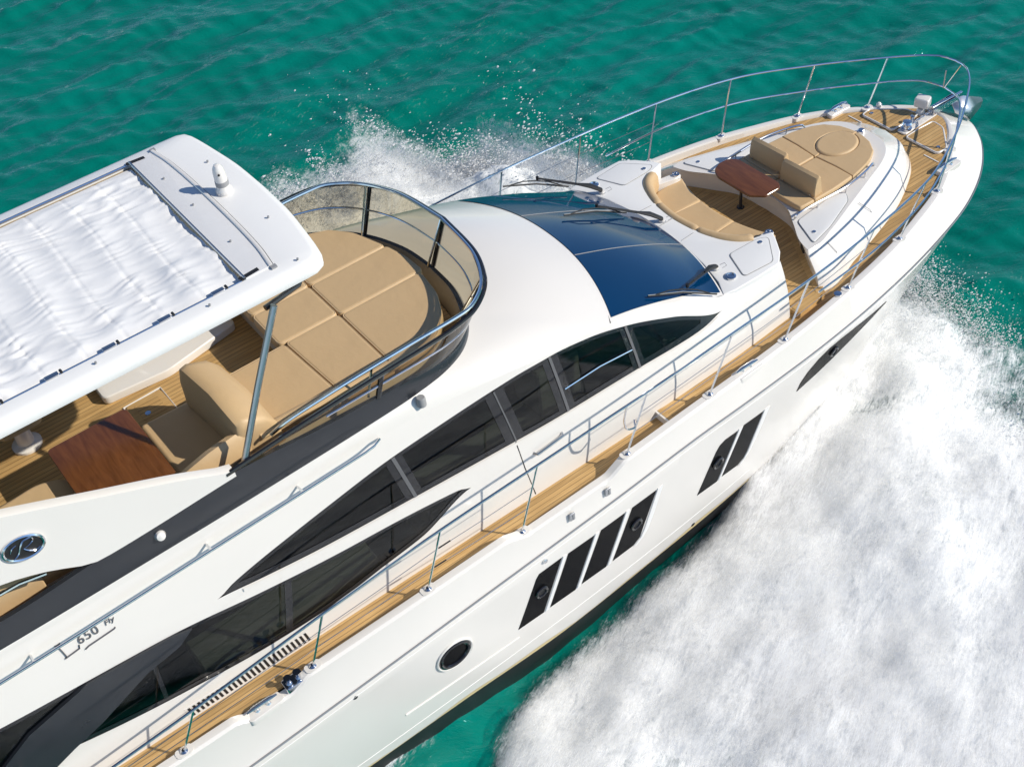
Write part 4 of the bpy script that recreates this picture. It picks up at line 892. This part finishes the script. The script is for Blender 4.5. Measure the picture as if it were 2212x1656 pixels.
MB().tube([(x, -y, z) for x, y, z in mP]+[(x, y, z) for x, y, z in mP[::-1][1:]], .0145, 8).build('mid_rail', M['chrome'], RAIL)
MB().tube([(11.86, -.02, 2.41), (12.0, -.16, 2.815)], .011, 6).build('rail_brace', M['chrome'], RAIL)
MB().tube([(11.86, 0, 2.40), (11.86, .0, 2.72)], .012, 7).build('jack_staff', M['alu'], RAIL)
# lifelines
for sg in (-1, 1):
    for k in (.36, .68):
        for i in range(3, len(BX)-2):
            if i == 6 or (sg > 0 and BX[i+1] < 1.3): continue
            if i == 3: pass
            a = [np.array((BX[j], sg*(float(CB(BX[j]))-.005), float(CZ(BX[j])-dip(BX[j])))) for j in (i, i+1)]; t_ = [np.array(railtop(j, sg)) for j in (i, i+1)]
            p = [a[q]+(t_[q]-a[q])*k for q in (0, 1)]
            MB().tube([p[0], (p[0]+p[1])/2-[0, 0, .008], p[1]], .0045, 5).build('lifeline', M['alu'], RAIL)
            if i in (7,): MB().tube([p[1]+(p[0]-p[1])*.02, p[1]+(p[0]-p[1])*.14], .010, 6).build('turnbuckle', M['rubber'], RAIL)
# return hoops each side of the gate
for sg in (-1, 1):
    t0 = np.array(railtop(6, sg)); t0b = t0+np.array([-.32, 0, -.0]); 
    hp = [t0b, t0b+[-.05, 0, -.25], t0b+[-.02, 0, -.40], t0b+[.1, 0, -.47], t0b+[.3, 0, -.47]]; hp[4] = np.array((BX[6], sg*(float(CB(BX[6]))-.005), 0)); hp[4][2] = t0[2]-.46; hp[4][0] += .13
    MB().tube([tuple(p) for p in curve3(hp, 20)], .013, 7).build('gate_hoop', M['chrome'], RAIL)

def cleat(x, sg, dz=0, big=1):
    b = float(CB(x)); z = float(CZ(x)-dip(x))+.01+dz
    o = MB().prism(rpoly([(x-.24, sg*(b-.07)), (x+.22, sg*(b-.09)), (x+.26, sg*(b+.07)), (x-.2, sg*(b+.1))], .05), z-.09, z).build('cleat', M['gel'], Y, bev=.01)
    for d in (-.07, .07): MB().lathe([(.001, 0), (.035, 0), (.022, .02), (.022, .06), (.001, .06)], (x+d, sg*b, z), n=12).build('cleat_post', M['chrome'], o)
    MB().tube([(x-.19, sg*b, z+.055), (x-.1, sg*b, z+.07), (x+.1, sg*b, z+.07), (x+.19, sg*b, z+.055)], [.014, .03, .03, .014], 10, flat=.7).build('cleat_horn', M['chrome'], o)
    return o
for sg in (-1, 1):
    cleat(5.2, sg, -.03); cleat(-2.28, sg, .0); cleat(10.68, sg, 0)
    o = MB().prism(rpoly([(-1.98, sg*2.26), (-1.72, sg*2.26), (-1.72, sg*2.42), (-1.98, sg*2.42)], .03), 1.8, 1.94).build('fairlead', M['chrome'], Y, bev=.01)
    for d in (-.06, .06): MB().lathe([(.001, 0), (.04, 0), (.028, .03), (.028, .07), (.045, .10), (.001, .10)], (-1.85+d, sg*2.34, 1.94), n=14).build('roller', M['chrome'], o)
    for x in (7.15,):
        MB().lathe([(.001, 0), (.055, 0), (.055, .015), (.001, .02)], (x, sg*(float(CB(x))-.03), float(CZ(x))+.004), n=16).build('deck_filler', M['chrome'], Y)
    for x in (11.25,): MB().lathe([(.001, 0), (.05, 0), (.05, .05), (.02, .08), (.001, .08)], (x, sg*(float(CB(x))+.02), float(CZ(x))-.01), n=14).build('deck_vent', M['gel'], Y)

# ------------------------------------------------------------ windlass, roller, anchor, search light
wl = MB().prism(rpoly([(10.92, -.09), (10.92, .09), (11.3, .08), (11.75, .06), (11.75, -.06), (11.3, -.08)], .05), 1.972, 2.0).build('windlass', M['gel'], Y, bev=.006)
MB().lathe([(.001, 0), (.085, 0), (.09, .03), (.055, .05), (.06, .09), (.085, .11), (.07, .14), (.001, .15)], (11.05, 0, 2.0), n=22).build('windlass_drum', M['chrome'], wl)
MB().lathe([(.001, 0), (.03, 0), (.03, .10), (.04, .12), (.001, .13)], (11.25, .06, 2.0), n=12).build('chain_stopper', M['chrome'], wl)
for k in range(13):
    x = 11.13+k*.05; R = Matrix.Rotation(math.pi/2*(k % 2), 3, 'X')
    MB().tube([Vector((x, 0, 2.035+.004*k))+R @ Vector((.032*math.cos(a), .018*math.sin(a), 0)) for a in np.linspace(0, 2*math.pi, 10, endpoint=False)], .007, 5, closed=True).build('chain_link', M['chrome'], wl)
AN = thing('anchor', 'polished plough anchor stowed on the bow roller at the stem', 'anchor', (12.3, 0, 1.95))
MB().box((12.02, 0, 2.10), (.75, .05, .045), Matrix.Rotation(.05, 3, 'Y')).build('shank', M['chrome'], AN, bev=.012)
fl = MB()
for q in (-1, 1): fl.grid([[(12.12, 0, 2.06), (12.45, 0, 1.99), (12.98, 0, 1.72)], [(12.10, q*.09, 1.98), (12.40, q*.21, 1.87), (12.96, q*.06, 1.69)], [(12.10, q*.15, 1.88), (12.34, q*.29, 1.70), (12.90, q*.08, 1.60)]])
fo = fl.build('fluke', M['alu'], AN); sm = fo.modifiers.new('thickness', 'SOLIDIFY'); sm.thickness = .02
rl = MB().box((11.95, -.055, 2.06), (.62, .012, .1)).box((11.95, .055, 2.06), (.62, .012, .1)).build('bow_roller', M['chrome'], Y)
MB().lathe([(.001, -.05), (.05, -.05), (.03, 0), (.05, .05), (.001, .05)], (12.22, 0, 2.06), (0, 1, 0), 14).build('roller_wheel', M['rubber'], rl)
sl0 = MB().lathe([(.001, 0), (.075, 0), (.07, .06), (.05, .10), (.001, .10)], (11.58, .16, 1.97), n=16).build('search_light', M['gel'], Y)
MB().box((11.60, .16, 2.19), (.19, .24, .17), Matrix.Rotation(math.radians(20), 3, 'Z')).build('lamp_housing', M['gel'], sl0, bev=.04)
MB().box((11.69, .195, 2.19), (.02, .18, .11), Matrix.Rotation(math.radians(20), 3, 'Z')).build('lamp_lens', M['chrome'], sl0, bev=.01)

# ------------------------------------------------------------ interior seen through the windows
MB().prism(sym([(5.3, 0), (5.3, 1.5), (4, 1.9), (-7, 1.9)]), 1.2, 1.25).build('saloon_floor', M['floorin'], Y)
MB().prism([(.6, -1.5), (3.2, -1.5), (3.2, -.8), (.6, -.8)], 1.25, 2.1).build('saloon_sofa', M['beige'], Y, bev=.06)
MB().prism([(-2.6, -1.75), (-.2, -1.75), (-.2, -1.1), (-2.6, -1.1)], 1.25, 2.0).build('saloon_sofa', M['beige'], Y, bev=.06)
MB().prism([(-2.6, -.4), (-1.4, -.4), (-1.4, .6), (-2.6, .6)], 1.9, 1.96).build('saloon_table', M['mahog'], Y)
MB().prism([(3.5, .2), (4.9, .2), (4.9, 1.3), (3.5, 1.3)], 1.25, 2.5).build('helm_dash', M['beige'], Y, bev=.05)
MB().prism([(2.6, -1.2), (3.3, -1.2), (3.3, -.6), (2.6, -.6)], 2.1, 2.9).build('helm_chair', M['beige'], Y, bev=.08)
MB().prism([(-7, 1.9), (-7, -1.9), (-6.9, -1.9), (-6.9, 1.9)], 1.25, 4.0).build('aft_bulkhead', M['gel'], Y)
# SEA_MARK

# ------------------------------------------------------------ sea, wake foam and spray
SEA_Z = -1.32
def fbm(x, y, seed, oct=4, gain=.5):
    s = 0; a = 1; t = 0
    for k in range(oct):
        s = s+a*vn(x*2**k+17.3*k, y*2**k+5.1*k, seed+k); t += a; a *= gain
    return s/t
def grow(a, b, step, far, g=1.16):
    c = list(np.arange(a, b+1e-6, step)); s = step
    lo, hi = [a], [c[-1]]
    while hi[-1] < far: s *= g; hi.append(hi[-1]+s); lo.append(lo[-1]-s)
    return np.array(lo[1:][::-1]+c+hi[1:])
def sea_h(x, y):
    r = np.random.default_rng(11); h = np.zeros_like(x)
    wx = x+.65*vn(x*.5, y*.5, 40); wy = y+.65*vn(x*.35+9, y*.35, 41)
    for k in range(26):
        lam = 2.6*(.885**k); th = math.radians(64)+r.normal(0, .58); kk = 2*math.pi/lam
        ph = kk*(wx*math.cos(th)+wy*math.sin(th))+r.random()*6.28
        h += .0135*lam*(1 if lam < 1.6 else .7)*(.6+.8*vn(x*.3+k, y*.3, 50+k))*(2*(.5+.5*np.sin(ph))**1.4-1)
    h += .03*(fbm(x*.5, y*.5, 70)-.5)
    # water heaped along the after part of the hull
    d = np.abs(y)-CHB(np.clip(x, -7.5, 12.4))
    h += np.clip((1.2-x)/2.2, 0, 1)*.48*np.exp(-np.clip(d, 0, 9)/.9)*(x > -30)
    far = np.hypot(x-7, y-7.5); return h*np.clip((31-far)/12, 0, 1)+SEA_Z
gx = grow(-20, 36, .085, 6000); gy = grow(-20, 36, .085, 6000)
GX, GY = np.meshgrid(gx, gy, indexing='ij'); GZ = sea_h(GX, GY)
def npgrid(name, Xg, Yg, Zg, m, attr=None, keep=None, label=None, cat=None, kind='structure'):
    n, k = Xg.shape; V = np.stack([Xg, Yg, Zg], -1).reshape(-1, 3)
    i = np.arange(n*k).reshape(n, k); F = np.stack([i[:-1, :-1], i[1:, :-1], i[1:, 1:], i[:-1, 1:]], -1).reshape(-1, 4)
    at_ = None if attr is None else attr.reshape(-1)
    if keep is not None:
        kp = keep.reshape(-1)[F].any(1); F = F[kp]; used = np.unique(F); mp = np.full(len(V), -1); mp[used] = np.arange(len(used)); F = mp[F]; V = V[used]; at_ = at_[used]
    me = bpy.data.meshes.new(name); me.vertices.add(len(V)); me.vertices.foreach_set('co', V.astype(np.float32).ravel())
    me.loops.add(F.size); me.loops.foreach_set('vertex_index', F.astype(np.int32).ravel()); me.polygons.add(len(F))
    me.polygons.foreach_set('loop_start', np.arange(0, F.size, 4, dtype=np.int32)); me.polygons.foreach_set('use_smooth', np.ones(len(F), bool))
    me.update(calc_edges=True)
    if at_ is not None:
        a = me.attributes.new('dens', 'FLOAT', 'POINT'); a.data.foreach_set('value', at_.astype(np.float32))
    me.materials.append(m); o = bpy.data.objects.new(name, me); C.collection.objects.link(o); o['kind'] = kind
    if label: o['label'] = label; o['category'] = cat
    return o
def sea_mat():
    m = bpy.data.materials.new('turquoise_water'); m.use_nodes = True
    n = m.node_tree.nodes; l = m.node_tree.links; b = n['Principled BSDF']
    b.inputs['Roughness'].default_value = .05; b.inputs['IOR'].default_value = 1.33; b.inputs['Specular IOR Level'].default_value = .62; b.inputs['Specular Tint'].default_value = (.55, .9, 1, 1)
    geo = n.new('ShaderNodeNewGeometry')
    t = n.new('ShaderNodeTexNoise'); t.inputs['Scale'].default_value = .16; t.inputs['Detail'].default_value = 3; l.new(geo.outputs['Position'], t.inputs['Vector'])
    r = n.new('ShaderNodeValToRGB'); r.color_ramp.elements[0].position = .35; r.color_ramp.elements[1].position = .7
    r.color_ramp.elements[0].color = (.0, .150, .112, 1); r.color_ramp.elements[1].color = (.0, .185, .145, 1)
    l.new(t.outputs['Fac'], r.inputs['Fac']); l.new(r.outputs['Color'], b.inputs['Base Color'])
    mp = n.new('ShaderNodeMapping'); mp.vector_type = 'TEXTURE'; mp.inputs['Rotation'].default_value = (0, 0, math.radians(-28)); mp.inputs['Scale'].default_value = (.8, .32, 1)
    l.new(geo.outputs['Position'], mp.inputs['Vector'])
    t2 = n.new('ShaderNodeTexNoise'); t2.inputs['Scale'].default_value = 2.2; t2.inputs['Detail'].default_value = 7; t2.inputs['Roughness'].default_value = .62; t2.inputs['Distortion'].default_value = .6
    l.new(mp.outputs['Vector'], t2.inputs['Vector'])
    bp = n.new('ShaderNodeBump'); bp.inputs['Strength'].default_value = .45; bp.inputs['Distance'].default_value = .06
    l.new(t2.outputs['Fac'], bp.inputs['Height']); l.new(bp.outputs['Normal'], b.inputs['Normal'])
    return m
npgrid('sea', GX, GY, GZ, sea_mat(), label='turquoise rippled sea around the yacht', cat='sea')

def foam_mat(name, lo, hi, stretch=(1.6, .34, .7), rot=0, mist=False):
    m = bpy.data.materials.new(name); m.use_nodes = True
    n = m.node_tree.nodes; l = m.node_tree.links; b = n['Principled BSDF']; o = n['Material Output']
    b.inputs['Roughness'].default_value = .85; b.inputs['Specular IOR Level'].default_value = .2
    geo = n.new('ShaderNodeNewGeometry'); at_ = n.new('ShaderNodeAttribute'); at_.attribute_name = 'dens'
    mp = n.new('ShaderNodeMapping'); mp.vector_type = 'TEXTURE'; mp.inputs['Scale'].default_value = stretch; mp.inputs['Rotation'].default_value = (0, 0, rot); l.new(geo.outputs['Position'], mp.inputs['Vector'])
    t = n.new('ShaderNodeTexNoise'); t.inputs['Scale'].default_value = 3.2; t.inputs['Detail'].default_value = 8; t.inputs['Roughness'].default_value = .68; t.inputs['Distortion'].default_value = .5
    l.new(mp.outputs['Vector'], t.inputs['Vector'])
    t2 = n.new('ShaderNodeTexNoise'); t2.inputs['Scale'].default_value = 13; t2.inputs['Detail'].default_value = 6; t2.inputs['Roughness'].default_value = .75; l.new(mp.outputs['Vector'], t2.inputs['Vector'])
    def math_(op, a, b_):
        q = n.new('ShaderNodeMath'); q.operation = op
        for i, v in enumerate((a, b_)):
            if hasattr(v, 'links'): l.new(v, q.inputs[i])
            else: q.inputs[i].default_value = v
        return q.outputs[0]
    mp3 = n.new('ShaderNodeMapping'); mp3.vector_type = 'TEXTURE'; mp3.inputs['Scale'].default_value = (stretch[0]*1.6, stretch[1]*.32, stretch[2]); mp3.inputs['Rotation'].default_value = (0, 0, rot+.15); l.new(geo.outputs['Position'], mp3.inputs['Vector'])
    t3 = n.new('ShaderNodeTexNoise'); t3.inputs['Scale'].default_value = 6; t3.inputs['Detail'].default_value = 5; t3.inputs['Roughness'].default_value = .7; t3.inputs['Distortion'].default_value = .3; l.new(mp3.outputs['Vector'], t3.inputs['Vector'])
    s = math_('ADD', math_('MULTIPLY', math_('SUBTRACT', t3.outputs['Fac'], .5), .9), 0.0)
    s = math_('ADD', s, math_('ADD', math_('MULTIPLY', math_('SUBTRACT', t.outputs['Fac'], .5), 1.3), math_('MULTIPLY', math_('SUBTRACT', t2.outputs['Fac'], .5), .9)))
    a = math_('ADD', at_.outputs['Fac'], s)
    mr = n.new('ShaderNodeMapRange'); mr.interpolation_type = 'SMOOTHSTEP'; mr.inputs['From Min'].default_value = lo; mr.inputs['From Max'].default_value = hi
    l.new(a, mr.inputs['Value'])
    cr = n.new('ShaderNodeValToRGB'); cr.color_ramp.elements[0].position = .28; cr.color_ramp.elements[1].position = .85
    cr.color_ramp.elements[0].color = (.64, .71, .72, 1); cr.color_ramp.elements[1].color = (.91, .91, .90, 1)
    e = cr.color_ramp.elements.new(.5); e.color = (.86, .87, .865, 1)
    l.new(math_('MULTIPLY', a, .62), cr.inputs['Fac']); l.new(cr.outputs['Color'], b.inputs['Base Color'])
    bp = n.new('ShaderNodeBump'); bp.inputs['Strength'].default_value = .22; bp.inputs['Distance'].default_value = .06
    l.new(s, bp.inputs['Height']); l.new(bp.outputs['Normal'], b.inputs['Normal'])
    tr = n.new('ShaderNodeBsdfTransparent'); mx = n.new('ShaderNodeMixShader')
    if mist:
        for e_ in cr.color_ramp.elements: e_.color = (.92, .92, .91, 1)
        l.remove(bp.outputs['Normal'].links[0])
        tl = n.new('ShaderNodeBsdfTranslucent'); tl.inputs['Color'].default_value = (.85, .86, .87, 1)
        m2 = n.new('ShaderNodeMixShader'); m2.inputs[0].default_value = .25; l.new(b.outputs[0], m2.inputs[1]); l.new(tl.outputs[0], m2.inputs[2]); bo = m2.outputs[0]
    else: bo = b.outputs[0]
    l.new(mr.outputs['Result'], mx.inputs[0]); l.new(tr.outputs[0], mx.inputs[1]); l.new(bo, mx.inputs[2]); l.new(mx.outputs[0], o.inputs['Surface'])
    return m
FM = foam_mat('wake_foam', .12, .85, (.9, .42, .6), rot=math.radians(20))
def sst(x, a, b): t = np.clip((x-a)/(b-a), 0, 1); return t*t*(3-2*t)
# starboard foam field
fx = np.arange(-9, 13, .05); fyy = np.arange(-13, .6, .05); FX, FY = np.meshgrid(fx, fyy, indexing='ij')
b_ = -FY; wb = np.where(FX < 8.6, CHB(FX), np.clip(CHB(8.6)*(9.4-FX)/.8, 0, 2)); d = b_-wb
gap = pchip([-9, -3, -1, -.3, .06, .33, .91, 1.28, 2.05, 2.69, 4.16, 5.5, 6.1, 12.5], [6.0, 3.7, 2.05, 1.35, .95, .72, .50, .44, .34, .32, .28, .16, -.6, -.6])(FX)
warp = .5*(fbm(FX*.9, FY*.9, 21)-.5)
ins = sst(d-gap+warp*.7*np.clip(gap, .2, 1.2)+.20, -.15, .5)
front = 11.15-.02*np.clip(b_-.6, 0, 3.4)-.40*np.clip(b_-4, 0, 20)+1.1*(fbm(FX*.7+3, FY*.7, 31)-.5)
dense = sst(front-FX, -.6, 1.1)
thin = sst(11.55+.5*warp-FX-.16*np.clip(b_-2.7, 0, 9), -.2, .8)*sst(b_, -.2, .5)*sst(5.8-b_, 0, 3)
hole = .5*np.exp(-(((FX-8.25)/.55)**2+((b_-2.2)/.42)**2))+.45*np.exp(-(((FX-10.1)/.7)**2+((b_-3.5)/.7)**2))
ton = fbm(FX*.55, FY*.55, 61, 5); ton2 = fbm(FX*1.7+FY*.8, FY*1.1, 66, 4)
dens = ins*np.maximum(dense*(1.05+.75*(ton-.5)+.35*(ton2-.5)), thin*.52)-hole*ins
dens += -.16*ins*np.exp(-((d-gap-.35)/.35)**2)*(FX < 5)
cs, sn = math.cos(.4), math.sin(.4); UX, UY = FX*cs+FY*sn, -FX*sn+FY*cs
lump = fbm(UX*.75, UY*1.25, 81, 5, .42)-.5
hgt = .06+.30*np.exp(-((d-1.7)/1.4)**2)*sst(FX, 3.2, 7)*sst(11.2-FX, 0, 2.5)+.25*np.exp(-((d-3.2)/2.4)**2)*sst(FX, -4, 2)*sst(10-FX, 0, 3)+.30*np.exp(-((d+.1)/.5)**2)*sst(FX, 5.4, 7)*sst(10.6-FX, 0, 2)
hgt = hgt*ins*sst(dense+thin*.5, 0, 1)+.42*lump*ins*np.clip(dense+.3*thin, 0, 1)
FZ = sea_h(FX, FY)*.6+SEA_Z*.4+.03+np.maximum(hgt, -.02)
npgrid('wake_foam', FX, FY, FZ, FM, dens, dens > -.25, 'white churned bow wave foam along the starboard side of the yacht', 'foam', 'stuff')
# thin streaks of foam next to the after hull
fx = np.arange(-7, .6, .05); fyy = np.arange(-4.6, -2.1, .04); HX, HY = np.meshgrid(fx, fyy, indexing='ij'); dd = -HY-CHB(HX)
de = .55*np.exp(-(np.clip(dd, 0, 9)/(.06+.16*np.clip(-HX, 0, 4)))**2)*sst(-HX, -.1, 1.4)
npgrid('hull_foam', HX, HY, sea_h(HX, HY)+.02, FM, de, de > .02, 'thin line of foam where the after hull meets the water', 'foam', 'stuff')
# port foam field
fx = np.arange(-9, 12, .06); fyy = np.arange(1.4, 13.5, .06); PX, PY = np.meshgrid(fx, fyy, indexing='ij'); d = PY-CHB(np.clip(PX, -7, 12))
wv = fbm(PX*.8, PY*.8, 91, 5)-.5
RY = pchip([-9, 3, 6, 7, 8, 9.3, 10.3], [9.6, 9.0, 8.5, 8.0, 7.2, 5.9, 4.0])
out = sst(RY(PX)+.55+2.2*wv-PY, -.3, 1.3); fr_ = sst(10.4-.1*np.clip(PY-2, 0, 9)+1.5*wv-PX, -.3, .9)
dp = out*fr_*(.95+.6*(fbm(PX*.6, PY*.6, 95)-.5))
hp_ = (.6*np.exp(-((PY-RY(PX)+.9)/.9)**2)*sst(10-PX, 0, 2.)*(.5+fbm(PX*.8, PY*.5, 97))+.45*(fbm(PX*1.2, PY*1.2, 99, 5)-.5))*out*fr_
npgrid('port_wake_foam', PX, PY, SEA_Z+.05+np.maximum(hp_, -.03)+(sea_h(PX, PY)-SEA_Z)*.4, FM, dp, dp > -.2, 'white foam thrown out on the port side behind the cabin roof', 'foam', 'stuff')

# spray: droplets (small irregular octahedra) and layered mist
def droplets(P, sz, name, label):
    n = len(P); base = np.array([(1, 0, 0), (-1, 0, 0), (0, 1, 0), (0, -1, 0), (0, 0, 1), (0, 0, -1)], float)
    f0 = np.array([(0, 2, 4), (2, 1, 4), (1, 3, 4), (3, 0, 4), (2, 0, 5), (1, 2, 5), (3, 1, 5), (0, 3, 5)])
    sc = np.stack([sz*RNG.uniform(.8, 2.0, n), sz*RNG.uniform(.6, 1.1, n), sz*RNG.uniform(.5, 1.1, n)], -1)
    V = (P[:, None, :]+base[None]*sc[:, None, :]*RNG.uniform(.7, 1.2, (n, 6, 1))).reshape(-1, 3); F = (f0[None]+6*np.arange(n)[:, None, None]).reshape(-1, 3)
    me = bpy.data.meshes.new(name); me.vertices.add(len(V)); me.vertices.foreach_set('co', V.astype(np.float32).ravel())
    me.loops.add(F.size); me.loops.foreach_set('vertex_index', F.astype(np.int32).ravel()); me.polygons.add(len(F)); me.polygons.foreach_set('loop_start', np.arange(0, F.size, 3, dtype=np.int32))
    me.polygons.foreach_set('use_smooth', np.ones(len(F), bool)); me.update(calc_edges=True)
    me.materials.append(DROP); o = bpy.data.objects.new(name, me); C.collection.objects.link(o); o['kind'] = 'stuff'; o['label'] = label; o['category'] = 'spray'; return o
DROP = mat('spray_drops', (.9, .9, .9), .5, spec=.5, var=.05)
_n = DROP.node_tree.nodes; _t = _n.new('ShaderNodeBsdfTranslucent'); _t.inputs['Color'].default_value = (.95, .95, .95, 1); _m = _n.new('ShaderNodeMixShader'); _m.inputs[0].default_value = .5
DROP.node_tree.links.new(_n['Principled BSDF'].outputs[0], _m.inputs[1]); DROP.node_tree.links.new(_t.outputs[0], _m.inputs[2]); DROP.node_tree.links.new(_m.outputs[0], _n['Material Output'].inputs['Surface'])
def peak(x): return .62+1.35*np.exp(-((x-5.75)/1.0)**2)+.85*np.exp(-((x-8.05)/.75)**2)+.75*np.exp(-((x-3.9)/.9)**2)+.35*np.exp(-((x-9.1)/.5)**2)
n = 100000; x = RNG.uniform(1.0, 9.8, n); t = RNG.exponential(.42, n); z = t*peak(x)*.75
clump = vn(x*2.2+z*.8, z*2.0, 201)*vn(x*6, z*5, 203); kp = clump > .12*(1+1.2*t); x, z, t = x[kp], z[kp], t[kp]
y = RY(x)-.35+RNG.normal(0, .4, len(x))+z*.12
droplets(np.stack([x-.1*z, y, SEA_Z+z], -1), np.minimum(RNG.gamma(1.7, .0055, len(x))+.004, .035), 'port_spray', 'burst of spray droplets flying up beyond the flybridge windscreen')
n = 22000; u = RNG.random(n); b0 = .3+5.5*u**1.4; x = 11.35-.1*b0-.5*np.clip(b0-3, 0, 9)+RNG.normal(-.25, .45, n); z = RNG.exponential(.16, n)*(1-.5*u)
kp = vn(x*2.5, b0*2.5, 211) > .42; droplets(np.stack([x, -b0, SEA_Z+.03+z], -1)[kp], np.minimum(RNG.gamma(1.6, .004, n)+.003, .022)[kp], 'bow_spray', 'fine spray droplets scattered ahead of the bow wave beside the stem')
n = 3500; x = RNG.uniform(-6, 10.5, n); dd = RNG.uniform(.3, 7.5, n); i = np.clip(((x+9)/.05).astype(int), 0, FX.shape[0]-1); yy = -(CHB(np.clip(x, -7, 12))+dd); j = np.clip(((yy+13)/.05).astype(int), 0, FX.shape[1]-1)
kp = (dens[i, j] > .5) & (vn(x*1.6, yy*1.6, 221) > .5); z = FZ[i, j]+RNG.exponential(.04, n)
droplets(np.stack([x, yy, z], -1)[kp], (RNG.gamma(2.0, .002, n)+.002)[kp], 'wake_spray', 'fine droplets flying over the starboard bow wave foam')
MIST = foam_mat('spray_mist', .25, 1.0, (.6, .6, .5), mist=True)
def mist(name, x0, x1, yfun, pk, label, layers=7, lean=.12):
    V = []; F = []; A = []; 
    for k in range(layers):
        xs = np.linspace(x0, x1, 110); ts = np.linspace(0, 1, 26); X_, T_ = np.meshgrid(xs, ts, indexing='ij')
        H = pk(X_)*(.75+.5*vn(X_*1.5, T_*0+k, 300+k)); Z_ = SEA_Z-.05+T_*H
        Y_ = yfun(X_)+(k-layers/2)*.28+lean*T_*H+.35*(fbm(X_*1.2, T_*2+k, 310+k)-.5)
        D_ = (1-T_)**.7*1.05*sst(X_, x0, x0+.8)*sst(x1-X_, 0, .7)+.25*(vn(X_*3, T_*3, 320+k)-.5)-.15*(T_ > .97)
        D_ = np.where(T_ >= .99, -.5, D_)
        o_ = len(V)*0+sum(len(v) for v in V); i_ = np.arange(X_.size).reshape(X_.shape)+o_
        V.append(np.stack([X_, Y_, Z_], -1).reshape(-1, 3)); F.append(np.stack([i_[:-1, :-1], i_[1:, :-1], i_[1:, 1:], i_[:-1, 1:]], -1).reshape(-1, 4)); A.append(D_.ravel())
    V = np.concatenate(V); F = np.concatenate(F); A = np.concatenate(A)
    me = bpy.data.meshes.new(name); me.from_pydata(V.tolist(), [], F.tolist()); a = me.attributes.new('dens', 'FLOAT', 'POINT'); a.data.foreach_set('value', A.astype(np.float32))
    me.polygons.foreach_set('use_smooth', [True]*len(me.polygons)); me.materials.append(MIST); o = bpy.data.objects.new(name, me); C.collection.objects.link(o)
    o['kind'] = 'stuff'; o['label'] = label; o['category'] = 'spray'; return o
mist('port_mist', .6, 9.9, lambda x: RY(x)-.4, lambda x: peak(x)*1.0, 'white mist of the port bow wave rising behind the cabin roof')

# soft mist shells floating just over the churned water
MS = foam_mat('wake_mist', .30, 1.35, (1.1, .5, .6), rot=math.radians(20), mist=True)
for k, (st_, dz) in enumerate(((3, .10), (3, .24))):
    a = slice(None, None, st_); lift = (dz+.16*fbm(FX[a, a]*1.3+k, FY[a, a]*1.3, 400+k))*np.clip(dens[a, a], 0, 1)
    npgrid('wake_mist', FX[a, a], FY[a, a], FZ[a, a]+lift+.02, MS, dens[a, a]*(.95-.2*k)-.12+.5*(fbm(FX[a, a]*.8+7*k, FY[a, a]*.8, 410+k)-.5), dens[a, a] > .0, 'thin white mist hanging over the starboard bow wave foam', 'mist', 'stuff')
